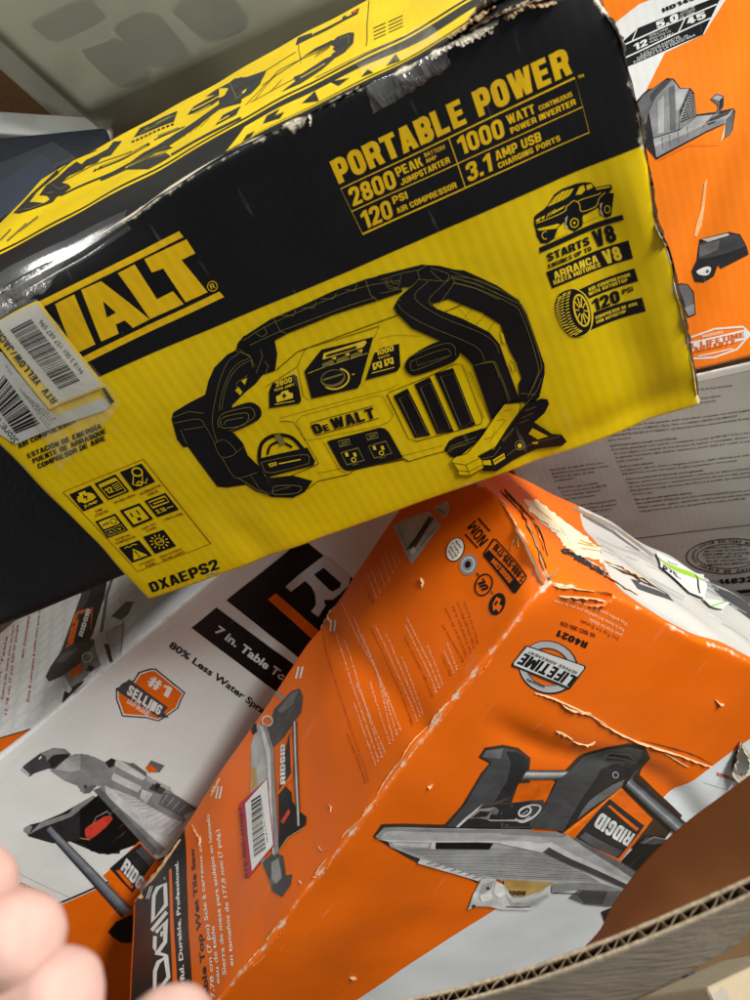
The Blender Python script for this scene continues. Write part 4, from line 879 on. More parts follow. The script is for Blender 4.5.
b.poly([(395, 447), (440, 400), (528, 332), (470, 390), (410, 447)], 'g6', 6)
b.poly([(420, 447), (460, 400), (600, 340), (750, 330), (750, 447)], 'g1', 5)
b.poly([(455, 405), (500, 360), (580, 350), (600, 365), (560, 385), (550, 412), (500, 402)], 'g4', 6); b.poly([(470, 400), (510, 368), (560, 372), (540, 395)], 'g1', 7); b.stroke([(550, 412), (720, 418), (750, 400)], 7, 'g5', 7); b.poly([(560, 365), (585, 350), (600, 365), (590, 385), (570, 385)], 'g3', 8)
b.ell((725, 375), 30, 20, 'g6', 8, rot=-30, ring=9)
b.src = Q4
b.poly([(0, 282), (90, 275), (170, 270), (185, 382), (0, 382)], 'g2', 5); b.poly([(70, 330), (95, 295), (130, 300), (100, 345), (60, 350), (0, 350), (0, 340)], 'g1', 6)
b.stroke([(60, 345), (90, 358), (135, 335), (158, 305), (148, 292), (115, 292), (80, 310)], 7, 'g6', 7, smooth=True); b.stroke([(85, 330), (110, 312)], 4, 'g5', 7)
b.poly([(185, 270), (222, 190), (330, 110), (420, 65), (500, 52), (560, 66), (578, 102), (545, 170), (500, 182), (440, 200), (350, 270), (290, 350), (245, 392), (200, 386), (120, 382), (178, 290)], 'g2', 6)
b.poly([(330, 250), (400, 150), (470, 130), (545, 135), (560, 66), (578, 102), (545, 170), (500, 182), (440, 200), (350, 270), (290, 350), (245, 392)], 'g1', 7); b.poly([(420, 120), (440, 80), (505, 84), (532, 124), (480, 120)], 'g1', 8); b.stroke([(408, 100), (430, 80), (505, 86), (532, 124), (478, 108), (408, 102)], 3, 'g4', 9); b.ell((455, 172), 11, 10, 'g4', 9, ring=4)
b.poly([(345, 268), (440, 208), (490, 190), (470, 225), (355, 300), (300, 345)], 'g3', 7)
# motor housing label
b.poly([(245, 396), (475, 220), (598, 345), (465, 514)], 'orange', 8); b.poly([(245, 396), (475, 220), (480, 226), (258, 402)], 'orange2', 9)
b.poly([(428, 262), (565, 370), (458, 500), (292, 410)], 'g1', 9); b.poly([(420, 290), (432, 288), (542, 380), (532, 390)], 'orange', 10)
b.text('RIDGID', (527, 402), (396, 314), (494, 450), 'white', 10, .05)
for i in range(5): b.stroke([(470 - i * 5, 470 - i * 0 + i * 6), (330 - i * 5, 392 + i * 4)], 2, 'g4', 10)
b.poly([(470, 514), (560, 420), (650, 430), (640, 470), (560, 560), (540, 562)], 'black', 8); b.poly([(540, 440), (570, 415), (640, 420), (655, 435), (600, 445)], 'g2', 9); b.stroke([(555, 440), (600, 415), (650, 425)], 4, 'g4', 10)
b.tube((502, 196), (722, 398), 44, 64, ['g1', 'g2', 'g3', 'steel', 'g4', 'g5', 'steel', 'g3', 'g2', 'g1'], 11)
# table
b.poly([(215, 424), (300, 410), (460, 512), (560, 582), (530, 620), (240, 470)], 'g3', 9)
b.src = Q3
b.poly([(85, 518), (280, 515), (760, 525), (760, 705), (520, 692), (220, 592), (95, 542)], 'g5', 6)
b.poly([(25, 490), (65, 450), (400, 450), (760, 458), (760, 526), (500, 516), (280, 516), (90, 516)], 'g5', 10); b.poly([(25, 492), (65, 450), (760, 458), (760, 472), (80, 466), (40, 500)], 'g4', 11); b.poly([(30, 500), (90, 508), (760, 512), (760, 526), (500, 517), (90, 517)], 'g6', 11)
for i in range(17):
    t = i / 17; b.stroke([(150 + t * 330, 548 + t * 136), (760, 545 + t * 150)], 2.2, 'g3' if i % 2 else 'g4', 8)
b.poly([(300, 515), (575, 523), (555, 553), (296, 549)], 'black', 9); b.poly([(285, 515), (302, 515), (300, 552), (275, 548)], 'g6', 9)
b.poly([(230, 594), (522, 690), (505, 705), (218, 616)], 'g6', 9)
for i in range(7): b.stroke([(262 + i * 36, 617 + i * 12), (290 + i * 36, 612 + i * 12)], 4, 'g3', 10)
b.poly([(90, 518), (280, 518), (260, 545), (120, 535)], 'g6', 7)
b.src = Q4
b.poly([(0, 440), (172, 465), (395, 602), (200, 604), (0, 592)], 'g5', 6); b.poly([(0, 392), (215, 392), (262, 402), (545, 604), (522, 622), (188, 450), (162, 472), (0, 442)], 'g5', 10)
b.poly([(0, 392), (215, 392), (262, 402), (240, 412), (0, 404)], 'g4', 11); b.poly([(0, 425), (160, 438), (200, 430), (530, 612), (522, 622), (188, 450), (162, 472), (0, 442)], 'g6', 11); b.poly([(190, 448), (530, 622), (500, 632), (165, 470)], 'g2', 9)
for i in range(17):
    t = i / 17; b.stroke([(126, 459 + 126 * t), (174 + 222 * t, 468 + 134 * t)], 2, 'g3' if i % 2 else 'g4', 8)
b.poly([(10, 582), (208, 594), (160, 628), (90, 652), (20, 650)], 'tan', 9); b.text('RIDGID', (98, 628), (20, 628), (94, 646), 'black', 10, .06)
b.poly([(0, 606), (14, 604), (40, 650), (75, 664), (130, 648), (190, 618), (196, 650), (150, 688), (110, 706), (20, 700), (0, 692)], 'g6', 10); b.poly([(15, 640), (50, 675), (110, 676), (180, 640), (190, 652), (120, 692), (40, 690)], 'g5', 11); b.stroke([(20, 690), (80, 692), (115, 690)], 4, 'g2', 12)
b.stroke([(205, 640), (300, 645)], 4, 'g1', 8); b.poly([(268, 662), (312, 626), (520, 640), (505, 690), (420, 700), (330, 690)], 'g3', 7); b.poly([(300, 650), (320, 630), (420, 640), (400, 690), (330, 685)], 'g2', 8); b.poly([(395, 720), (470, 690), (500, 700), (450, 770), (410, 760)], 'g1', 7)
b.poly([(200, 606), (395, 604), (500, 640), (310, 628), (200, 640)], 'g4', 7)
b.src = Q3
b.poly([(520, 692), (585, 690), (592, 720), (640, 785), (740, 795), (745, 838), (620, 836), (555, 822), (500, 820), (455, 838), (480, 765)], 'g6', 9); b.poly([(500, 780), (520, 720), (575, 700), (560, 760), (520, 800)], 'g5', 10); b.ell((548, 735), 8, 8, 'g2', 11); b.ell((482, 820), 9, 9, 'g2', 11); b.poly([(510, 770), (560, 740), (570, 790), (520, 800)], 'white', 11)
b.poly([(585, 700), (620, 715), (630, 760), (600, 780), (575, 760)], 'white', 11)
b.build('saw_picture')
b = Print(of, (660, 680, 6.667), OF)
b.text('carreaux', (545, 664), (372, 607), (535, 694), 'red', 2, .022); b.stroke([(280, 670), (480, 735)], 2, 'g4', 2)
b.build('caption')
# rips and chips
RIPW = plain('ripped_paper', (208, 164, 120), .85, .15, .4, 250, .2); RIPD = plain('ripped_board', (108, 62, 34), .9, .1, .4, 200, .3)
Z = (0, 0, 1)
for i, (pts, w, m, l) in enumerate((
        ([(534, 692), (548, 695), (560, 699), (590, 712), (606, 722)], 1.4, RIPW, .0015), ([(558, 698), (570, 706), (590, 710)], 2.5, RIPW, .002),
        ([(586, 708), (604, 722), (630, 736), (652, 744), (676, 752), (700, 762), (711, 766)], 1.5, RIPW, .002), ([(640, 738), (665, 744), (690, 752), (712, 764)], 1.6, RIPD, .0004),
        ([(555, 728), (562, 730), (572, 736)], 4, RIPW, .0016), ([(572, 738), (586, 742), (594, 738)], 1.8, RIPW, .0015), ([(654, 744), (672, 756), (688, 766)], 1.0, RIPW, .001),
        ([(715, 700), (720, 704), (723, 704)], 1.6, RIPW, .002), ([(428, 786), (431, 785), (433, 783)], 1.6, RIPW, .002), ([(350, 978), (354, 977), (357, 978)], 2.0, RIPW, .002),
        ([(560, 590), (580, 594), (600, 600), (608, 604)], 1.4, RIPW, .002), ([(590, 606), (606, 604), (612, 598), (600, 588)], 3, plain('curled_orange_paper', (226, 104, 20), .5, .4), .003),
        ([(740, 742), (736, 755), (733, 770), (740, 774), (752, 773)], 6, WHITE_SCUFF, .008), ([(742, 745), (748, 756), (752, 766)], 9, WHITE_SCUFF, .010), ([(738, 748), (733, 760), (732, 770)], 4, plain('gap_shade', (52, 46, 42), .9, .1), .003))):  # the last strip is coloured dark to stand in for the shaded gap
    tear(of, Z, pts, w, m, 'torn_paper', 100 + i, l)
# the rubbed ridge between the two printed sides
rnd = random.Random(5)
ridge = [(546, 580), (528, 603), (507, 630), (490, 655), (473, 678), (452, 702), (430, 728), (405, 762), (380, 797), (362, 820), (343, 838), (330, 858), (317, 878), (300, 903), (286, 922), (268, 942), (250, 964), (232, 990)]
for i in range(len(ridge) - 1):
    a, c = ridge[i], ridge[i + 1]
    for pan, off in ((of, 2.5), (ol, -2.5)):
        if rnd.random() < .62:
            o = off * (.4 + rnd.random()); n = (.80, .60)
            tear(pan, Z, [(a[0] + n[0] * o, a[1] + n[1] * o), ((a[0] + c[0]) / 2 + n[0] * o * 1.3, (a[1] + c[1]) / 2 + n[1] * o * 1.3), (c[0] + n[0] * o, c[1] + n[1] * o)], rnd.uniform(.8, 2.6), (RIPW, RIPW, plain('rubbed_orange', (236, 160, 96), .7, .2, .4, 260, .3))[rnd.randrange(3)], 'torn_edge', 200 + i * 2 + (off > 0), .0009)

# --- side panel with the band
b = Print(ol, Z, OF)
uvb = [b.q(p) for p in ((183, 838), (194, 985))]; yb0 = (uvb[0][0] + uvb[1][0]) / 2
b.src = (130, 860, 5.769)
b.uvpoly([(yb0, 0), (ol.w - .006, 0), (ol.w - .006, ol.h), (yb0, ol.h)], 'black', 0)
b.poly([(217, 55), (233, 44), (276, 700), (300, 1100), (274, 1100), (250, 700)], 'orange', 1)
WL = 'white'
b.stroke([(130, 352), (130, 205), (150, 162), (196, 134), (204, 258)], 22, WL, 1, closed=True); b.stroke([(124, 408), (210, 298)], 22, WL, 1)
b.stroke([(146, 440), (146, 505), (160, 540), (206, 470), (205, 350), (150, 420)], 22, WL, 1); b.stroke([(182, 440), (186, 410)], 14, WL, 1)
b.stroke([(150, 535), (206, 545), (225, 665)], 22, WL, 1); b.stroke([(150, 775), (150, 640), (168, 590), (212, 550), (226, 672)], 22, WL, 1, closed=True)
b.stroke([(158, 900), (246, 770)], 22, WL, 1); b.stroke([(168, 1130), (160, 985), (240, 900), (252, 1010), (210, 1060), (250, 1130)], 22, WL, 1)
b.text('Powerful. Durable. Professional.', (330, 900), (272, 2), (304, 905), 'white', 1, .03); b.ell((192, 104), 5, 6, 'white', 1, ring=2)
b.stroke([(84, 222), (108, 150)], 5, WL, 1); b.stroke([(96, 226), (120, 148)], 5, WL, 1)
b.build('brand_band')
b = Print(ol, Z, OF)
b.text('7 in. Table Top Wet Tile Saw', (214, 1050), (194.5, 846), (208.5, 1051), 'g1', 1, .03)
for t, bl, br in (('17,78 cm (7 po) Scie à carreaux avec', (216, 1005), (202, 834)), ('eau de table', (221, 985), (215, 926)), ('Sierra de mesa para azulejos en húmedo', (228, 976), (211, 813)), ('en tamaños de 177,8 mm (7 pulg.)', (235.5, 967), (220.5, 828))):
    b.text(t, bl, br, (bl[0] - 4.2, bl[1] + .5), 'whitetext', 1, .015)
b.build('caption')
for src, p in (((180, 760, 5), (188, 190, 200, 130, 18, 8)), ((270, 600, 3.571), (206, 108, 214, 70, 16, 7)), ((270, 600, 3.571), (94, 280, 104, 238, 16, 7))):
    b = Print(ol, src, OF)
    for o in (0, p[4]): b.stroke([(p[0] + o, p[1]), (p[2] + o, p[3])], p[5], WL, 1)
    b.build('registration_mark')
# lines of small print, all read along the short side
SENT = ['Pompe immergée fiable à recirculation', 'Moteur de 6,5 A pour les travaux exigeants', 'Guide à onglet coulissant pour coupes précises', 'Table en aluminium extrudé très résistante', 'Bandeja de agua extraíble para limpieza fácil',
        'Sistema de corte en húmedo de gran potencia', 'Para cortes rectos y en bisel de hasta 45 grados', 'Powerful motor for the most demanding tile jobs', 'Rip fence and miter guide for accurate cuts', 'Rust resistant frame and stainless steel table top', 'Utilisez toujours des lunettes de protection', 'Leer el manual antes de usar la herramienta']
def lineset(P, rows, h, seed=0, bold=0, lay=1):
    for i, (bl, br, c) in enumerate(rows):
        d = Vector((br[0] - bl[0], br[1] - bl[1])); l = d.length; n = Vector((d.y, -d.x)) / l * h
        k = max(6, int(l / (h * .72))); s = ' '.join(SENT[(seed + i + j) % len(SENT)] for j in range(3))[:k].strip()
        P.text(s, bl, br, (bl[0] + n.x, bl[1] + n.y), c, lay, bold, True)
b = Print(ol, (270, 600, 3.571), OF)
R, Wc, M_ = 'red', 'peach', 'maroon'
lineset(b, [((344, 650), (284, 478), M_), ((357, 645), (184, 124), R), ((384, 590), (304, 368), Wc), ((396, 577), (226, 106), Wc), ((407, 562), (262, 140), Wc), ((418, 546), (310, 300), Wc), ((436, 514), (352, 292), Wc), ((448, 502), (332, 124), Wc), ((460, 482), (300, 60), Wc), ((472, 464), (254, 8), Wc),
    ((510, 449), (360, 100), M_), ((524, 430), (376, 92), Wc), ((536, 414), (414, 124), Wc), ((547, 405), (468, 202), Wc), ((585, 348), (478, 132), M_), ((599, 330), (484, 92), Wc), ((608, 312), (490, 66), Wc), ((618, 302), (560, 160), Wc),
    ((645, 267), (610, 194), M_), ((657, 256), (618, 176), Wc), ((668, 246), (630, 150), Wc), ((688, 216), (614, 88), M_), ((701, 200), (624, 24), M_), ((714, 184), (650, 18), M_), ((727, 166), (668, 4), M_), ((741, 150), (690, 0), M_)], 8.5)
b.src = (360, 490, 4.1667)
lineset(b, [((62, 474), (26, 400), M_), ((77, 456), (34, 350), Wc), ((91, 432), (48, 330), Wc), ((112, 402), (84, 332), Wc), ((132, 382), (96, 286), Wc), ((150, 352), (108, 262), Wc), ((166, 327), (128, 255), Wc), ((180, 305), (150, 258), Wc)], 9, 4)
b.build('small_print')
# certification marks
b = Print(ol, (360, 490, 4.1667), 'photo')
b.poly([(135, 150), (190, 120), (290, 88), (346, 150), (226, 316), (195, 262)], 'g5', 1); b.poly([(210, 250), (290, 112), (312, 120), (240, 245)], 'g2', 2); b.stroke([(200, 255), (300, 130)], 5, 'black', 3); b.poly([(215, 262), (235, 240), (245, 260), (228, 275)], 'white', 3); b.stroke([(165, 170), (200, 235)], 4, 'g3', 2); b.stroke([(260, 240), (330, 150)], 3, 'g3', 2)
b.poly([(308, 72), (370, 48), (382, 86), (356, 124)], 'g5', 1); b.stroke([(325, 80), (360, 100)], 4, 'g2', 2)
b.build('parts_picture')
b = Print(ol, (360, 490, 4.1667), OF)
b.text('NOM', (534, 204), (484, 126), (500, 236), 'black', 1, .02); b.stroke([(496, 117), (541, 171)], 6, 'black', 1); b.stroke([(443, 184), (490, 241)], 6, 'black', 1)
b.ell((402, 249), 35, 52, 'g1', 1, rot=22); b.ell((402, 249), 31, 48, 'whitetext', 2, rot=22)
lineset(b, [((432, 240), (410, 212), 'black'), ((424, 262), (396, 220), 'black'), ((412, 275), (386, 235), 'black'), ((400, 284), (380, 252), 'black')], 9, 2, .02, 4)
b.ell((450, 309), 34, 44, 'g4', 1, rot=22); b.ell((450, 309), 25, 33, 'g6', 2, rot=22); b.ell((450, 309), 20, 27, 'g4', 3, rot=22); b.ell((450, 309), 11, 15, 'black', 4, rot=22)
b.ell((507, 390), 32, 46, 'black', 1, rot=25, ring=6); b.text('UL', (530, 405), (505, 360), (500, 415), 'black', 1, .05); b.text('c', (547, 428), (540, 414), (537, 432), 'black', 1, .03); b.text('us', (495, 357), (485, 340), (483, 362), 'black', 1, .03)
b.ell((563, 470), 33, 48, 'black', 1, rot=20); b.poly([(548, 500), (545, 470), (560, 440), (580, 450), (572, 470), (585, 480), (572, 505), (560, 490)], 'orange', 2); b.poly([(552, 470), (562, 455), (568, 462), (558, 478)], 'black', 3)
b.build('certification_mark')
b = Print(ol, (360, 490, 4.1667), OF)
b.stroke([(512, 262), (553, 202), (562, 202), (690, 345), (688, 356), (640, 422), (630, 422), (512, 270)], 5, 'black', 1, closed=True); b.poly([(512, 268), (532, 245), (664, 385), (636, 424)], 'black', 1)
b.text('1-866-539-1710', (686, 352), (566, 216), (666, 378), 'black', 2, .045); b.text('RIDGID.COM', (630, 366), (553, 278), (615, 384), 'orange', 2, .04)
b.build('contact_box')
# saw on the side panel
b = Print(ol, (250, 680, 4.545), 'photo')
b.poly([(0, 300), (30, 195), (60, 210), (85, 340), (100, 700), (60, 850), (20, 700), (0, 500)], 'g5', 1); b.poly([(0, 400), (25, 390), (30, 480), (0, 500)], 'tan', 2)
b.poly([(105, 130), (190, 50), (230, 40), (245, 80), (236, 150), (190, 205), (150, 262), (95, 310), (70, 230), (88, 190)], 'g2', 2); b.poly([(120, 140), (190, 60), (225, 50), (200, 110), (140, 150)], 'g3', 3); b.stroke([(110, 50), (160, 95)], 16, 'g4', 1)
b.ell((75, 185), 22, 22, 'g6', 3, ring=8); b.poly([(0, 215), (25, 195), (30, 235), (10, 250)], 'black', 3)
b.poly([(128, 395), (190, 230), (200, 330), (195, 445), (122, 525)], 'orange', 3); b.poly([(140, 400), (180, 240), (186, 425), (130, 500)], 'g1', 4); b.text('RIDGID', (162, 470), (158, 290), (138, 475), 'white', 5, .06)
b.poly([(128, 520), (160, 480), (188, 510), (190, 550), (215, 590), (252, 620), (250, 655), (215, 690), (170, 712), (132, 772)], 'black', 3); b.poly([(138, 640), (175, 585), (182, 600), (150, 652)], 'sawred', 4); b.stroke([(135, 770), (170, 715), (240, 670)], 4, 'tan', 4)
b.tube((205, 190), (218, 662), 22, 16, ['g2', 'g4', 'g6', 'g4', 'g2'], 5)
b.poly([(42, 212), (70, 200), (102, 312), (132, 780), (110, 802), (84, 480), (68, 330)], 'g4', 4); b.poly([(42, 212), (55, 206), (88, 320), (112, 790), (106, 795), (84, 480), (68, 330)], 'g6', 5)
b.poly([(60, 830), (110, 780), (150, 800), (166, 890), (196, 884), (190, 932), (150, 988), (105, 962), (86, 900)], 'g2', 2); b.poly([(100, 830), (130, 810), (150, 900), (120, 930), (100, 900)], 'g4', 3)
b.build('saw_picture')
b = Print(ol, (180, 760, 5), 'label', base=.0009)
b.poly([(298, 215), (328, 188), (436, 84), (474, 430), (370, 562), (344, 592)], 'tagred', 0); b.poly([(328, 215), (434, 92), (469, 424), (369, 556)], 'white', 1)
b.bars((358, 200), (380, 490), (436, 448), (404, 170), 'black', 2, 11, 80); b.text('9418 2 001 157 665 001', (448, 410), (410, 178), (440, 414), 'black', 2, .0, True); b.text('RTV RED/JACKET', (352, 590), (312, 230), (334, 590), 'maroon', 2, .03)
b.build('barcode_label', label='red and white barcode label')
tear(ol, (360, 490, 4.1667), [(255, 395), (262, 372), (272, 390), (264, 412)], 9, RIPW, 'torn_paper', 301, .0015); tear(ol, (360, 490, 4.1667), [(258, 385), (264, 380), (266, 395)], 8, plain('hole_shade', (30, 22, 16), .95, .05), 'torn_paper', 302, .0004)  # second strip paints the shade inside the hole near black
for i, (pts, w) in enumerate((([(327, 804), (331, 806), (330, 812)], 1), ([(318, 845), (323, 850), (327, 846)], 1), ([(310, 880), (314, 876), (317, 879)], 1), ([(300, 880), (303, 883)], 1.6))): tear(ol, Z, pts, w, RIPW, 'torn_paper', 310 + i, .0008)
# scuffs along the left edge of the side panel
for i, (pts, w) in enumerate((([(334, 607), (326, 612), (329, 622)], 4), ([(328, 612), (322, 620), (318, 628)], 3), ([(222, 778), (216, 790), (212, 796)], 3), ([(192, 823), (197, 832), (202, 838), (200, 845)], 1.2), ([(180, 838), (160, 868), (142, 888)], 3.5), ([(140, 884), (137, 890), (141, 898)], 6))): tear(ol, Z, pts, w, RIPW, 'torn_edge', 320 + i, .0015)

# --- far end panel: white print, torn
b = Print(oe, (500, 480, 3.409), OF)
b.poly([(238, 40), (290, 160), (352, 284), (420, 380), (480, 430), (560, 470), (1100, 720), (1100, 430), (800, 280), (500, 130)], 'grey', 0)
for i, (p, q, w, c) in enumerate((((250, 70), (900, 440), 14, 'g2'), ((245, 96), (520, 262), 8, 'kraft'), ((310, 130), (700, 365), 5, 'g4'), ((280, 120), (470, 250), 6, 'g3'), ((330, 190), (560, 330), 3, 'g5'))): b.stroke([p, ((p[0] + q[0]) / 2 + 6, (p[1] + q[1]) / 2 - 5), q], w, c, 1)
rnd = random.Random(12)
for k in range(34):
    x = rnd.uniform(260, 760); y = 60 + (x - 250) * .56 + rnd.uniform(5, 150); l = rnd.uniform(30, 150); b.stroke([(x, y), (x + l, y + l * .56)], rnd.uniform(1.2, 5), rnd.choice(('g5', 'g5', 'g4', 'hexgrey', 'white', 'paper')), 1)
b.poly([(442, 338), (560, 378), (586, 420), (470, 366)], 'g2', 1); b.stroke([(470, 352), (560, 392)], 5, 'g5', 2); b.poly([(500, 355), (520, 362), (515, 372)], 'g1', 3)
b.poly([(560, 372), (640, 420), (760, 470), (760, 440), (660, 395)], 'g4', 1) if False else None
b.poly([(690, 300), (850, 420), (900, 520), (760, 420)], 'g2', 1)
b.build('white_field')
b = Print(oe, (500, 480, 3.409), 'matte'); rnd = random.Random(4)
pl = []
ol_ = [(78, 78), (128, 72), (180, 108), (240, 150), (300, 205), (352, 284), (300, 262), (262, 250), (212, 222), (190, 180), (150, 140), (100, 108)]
for i, p in enumerate(ol_):
    q_ = ol_[(i + 1) % len(ol_)]
    for k in range(6): pl.append((p[0] + (q_[0] - p[0]) * k / 6 + rnd.uniform(-5, 5), p[1] + (q_[1] - p[1]) * k / 6 + rnd.uniform(-5, 5)))
b.poly(pl, 'cream', 1)
for k in range(14):
    x, y = rnd.uniform(110, 300), 0; y = 70 + (x - 90) * .72 + rnd.uniform(5, 45); b.stroke([(x, y), (x + rnd.uniform(20, 60), y + rnd.uniform(14, 40))], rnd.uniform(1.5, 4), rnd.choice(('paper', 'tan', 'white')), 2)
for k in range(16):
    x = 205 + k * 10; y = 232 + k * 5.5; b.poly([(x + rnd.uniform(-6, 6), y + rnd.uniform(-8, 4)), (x + 12 + rnd.uniform(-4, 8), y + rnd.uniform(-8, 4)), (x + 14, y + 12 + rnd.uniform(-4, 8)), (x + 2, y + 10 + rnd.uniform(-4, 8))], 'g1', 3)
b.build('torn_paper', label='peeled cream patch where the print is torn off')
for i, (pts, w, m, l) in enumerate((([(560, 548), (580, 556), (600, 566), (608, 572)], 4, ink('g1', 'matte'), .001),
        ([(604, 562), (620, 570), (640, 580), (670, 596)], 3, RIPW, .0014), ([(600, 570), (620, 582), (640, 592)], 3, RIPW, .0014), ([(608, 566), (632, 578), (650, 588)], 2.4, RIPD, .0012))): tear(oe, Z, pts, w, m, 'torn_paper', 330 + i, l)
for i, (pts, w, m, l) in enumerate((([(500, 490), (512, 505), (524, 522), (538, 545), (548, 566)], 3.6, KRAFT, .0016), ([(504, 490), (520, 508), (536, 528), (548, 552)], 4, plain('frayed_board', (120, 100, 74), .9, .1, .5, 260, .3), .0014), ([(540, 560), (550, 566), (560, 562)], 3.6, KRAFT, .0016), ([(516, 502), (530, 522), (544, 548)], 2.2, RIPW, .0014), ([(530, 530), (540, 548), (548, 560)], 3, RIPD, .001))): tear(oe, Z, pts, w, m, 'torn_edge', 340 + i, l)
tear(ol, Z, [(498, 498), (515, 525), (535, 556), (546, 574)], 3, plain('frayed_board', (120, 100, 74)), 'torn_edge', 350, .002); tear(ol, Z, [(510, 548), (512, 540), (517, 534), (518, 545)], 3, RIPW, 'torn_paper', 351, .001)
tear(of, Z, [(556, 574), (575, 581), (600, 592)], 3, RIPW, 'torn_edge', 352, .0015)
b = Print(oe, (640, 530, 6.818), 'label', base=.0030)
b.poly([(118, 160), (360, 300), (430, 310), (442, 470), (320, 440), (110, 290)], 'white', 0); b.poly([(118, 200), (360, 320), (431, 345), (432, 370), (355, 345), (118, 227)], 'green', 1)
b.text('975-', (120, 300), (262, 372), (136, 252), 'black', 1, .04); b.stroke([(366, 320), (386, 390), (408, 440)], 9, 'g1', 1); b.text('Item', (190, 232), (250, 258), (194, 222), 'g1', 2, 0, True)
b.poly([(440, 470), (590, 520), (560, 550), (470, 520), (420, 470)], 'hexgrey', 0); b.stroke([(480, 520), (560, 515)], 10, 'green', 1)
b.build('price_tag', label='white price tag with a lime green stripe')

# ================================================================== the white tile-saw carton below
Qw = Matrix(((0.76478323, -0.56230953, 0.31450693), (-0.64427992, -0.66986055, 0.3690396), (0.0031613, -0.4848658, -0.87458285)))
RW = Matrix((Qw.col[1], Qw.col[0], -Qw.col[2])).transposed()
TW = (-0.29294692, 0.6987178, 1.00046779)
whi = thing('tile_saw_carton', 'white and orange tile saw carton half hidden beneath the yellow carton, print right way up', 'carton', mw(RW, TW), 'tile saw cartons')
WB = Carton(whi, RW, TW, (.4482, .70, .30), r=.004, wob=.0014, wf=6, seed=3, cell=.008)
def wdent(p):
    d = Vector((0, 0, 0))
    if p.z < .02: d.z += (1 - p.z / .02) * (.0016 * noise.noise(Vector((p.x * 9, p.y * 9, 8.8))) + .0022 * math.exp(-((p.x - p.y * .9 + .12) / .02) ** 2))
    return d
WB.dents.append(wdent)
wf_ = Panel(WB, 2, 0, 0, 1); wf_.build('front_panel', ink('white', 'coated'))
wl = Panel(WB, 0, 1, 1, 2); wl.build('side_panel', ink('hexgrey', 'coated'))
for ax, sd, a, c, nm in ((0, 0, 1, 2, 'side_panel'), (1, 0, 0, 2, 'end_panel'), (1, 1, 0, 2, 'end_panel'), (2, 1, 0, 1, 'back_panel')): Panel(WB, ax, sd, a, c).build(nm, ink('orange', 'coated'))
b = Print(wf_, Z); b.poly([(-300, 1058), (-30, 944), (101, 887), (140, 870), (300, 801), (500, 1000), (300, 1300), (-300, 1300)], 'orange', 0); b.stroke([(-300, 1056), (101, 885), (300, 799)], 2, 'black', 1); b.build('orange_field')
b = Print(wf_, (0, 850, 3.261)); b.text('Scie à carreaux', (-14, 84), (158, 160), (-6, 64), 'red', 1, .03); b.src = (0, 720, 3.409); b.stroke([(-40, 474), (240, 605)], 1.8, 'g5', 1); b.build('caption')
b = Print(wf_, (0, 560, 2.8846))
b.poly([(398, 325), (432, 314), (448, 314), (533, 384), (522, 404), (512, 430), (480, 452), (455, 467), (420, 457), (350, 452), (332, 402), (332, 372), (384, 348)], 'g1', 1)
b.poly([(402, 328), (433, 318), (446, 318), (528, 385), (518, 403), (508, 428), (478, 449), (453, 463), (421, 453), (353, 448), (336, 401), (336, 375), (386, 352)], 'white', 2)
b.poly([(405, 331), (434, 321), (445, 321), (524, 386), (514, 403), (505, 426), (476, 446), (452, 459), (422, 449), (356, 444), (340, 400), (340, 378), (388, 355)], 'orange', 3)
b.text('#1', (418, 358), (482, 398), (432, 330), 'white', 4, .06)
b.poly([(335, 376), (350, 358), (362, 352), (372, 345), (482, 425), (470, 440), (484, 455), (455, 455), (448, 450), (345, 385)], 'g2', 4); b.text('SELLING', (362, 386), (456, 448), (374, 360), 'white', 5, .05)
b.text('7 IN. TILE', (375, 404), (432, 440), (380, 394), 'white', 4, .02, True); b.text('SAW BRAND', (362, 412), (425, 452), (367, 401), 'white', 4, .02, True)
b.build('selling_badge')
b = Print(wf_, (130, 560, 2.7778))
b.text('80% Less Water Spray', (106, 242), (380, 438), (117, 225), 'black', 1, .05); b.build('caption')
b = Print(wf_, (130, 560, 2.7778))
b.poly([(170, 188), (240, 131), (620, 415), (540, 470)], 'black', 1); b.text('7 in. Table Top Wet Tile Saw', (232, 199), (610, 475), (247, 180), 'white', 2, .05); b.build('product_band')
b = Print(wf_, (130, 560, 2.7778))
b.poly([(268, 111), (480, -60), (860, 240), (650, 420)], 'black', 1); b.poly([(382, 108), (404, 91), (700, 352), (678, 376)], 'orange', 2)
b.src = (220, 545, 4.412)
b.poly([(287, 183), (463, 38), (572, 135), (566, 172), (525, 215), (495, 238), (455, 240), (462, 265), (430, 314), (398, 290), (420, 262), (418, 215), (400, 180), (375, 158), (312, 207)], 'g6', 2, holes=[[(413, 128), (455, 95), (532, 165), (525, 185), (495, 203), (480, 195)]])
b.poly([(540, 330), (700, 190), (730, 215), (570, 355)], 'g6', 2)
b.build('brand_band')
b = Print(wf_, (0, 730, 6.25), 'photo')
Q1 = (0, 730, 6.25); Q2 = (80, 740, 4.546)
b.poly([(150, 612), (185, 590), (260, 570), (400, 510), (580, 408), (605, 425), (750, 585), (750, 772), (620, 772), (440, 692), (330, 702), (180, 662)], 'g1', 1); b.poly([(178, 652), (255, 574), (430, 515), (470, 470), (580, 408), (590, 420), (450, 535), (270, 602)], 'g4', 2); b.poly([(150, 612), (185, 590), (205, 600), (180, 650), (150, 630)], 'g4', 3)
b.poly([(395, 515), (415, 500), (435, 505), (420, 518)], 'black', 3)
b.poly([(440, 690), (500, 685), (620, 720), (610, 745), (640, 740), (640, 772), (560, 720)], 'black', 2); b.stroke([(500, 670), (560, 682)], 5, 'tan', 3)
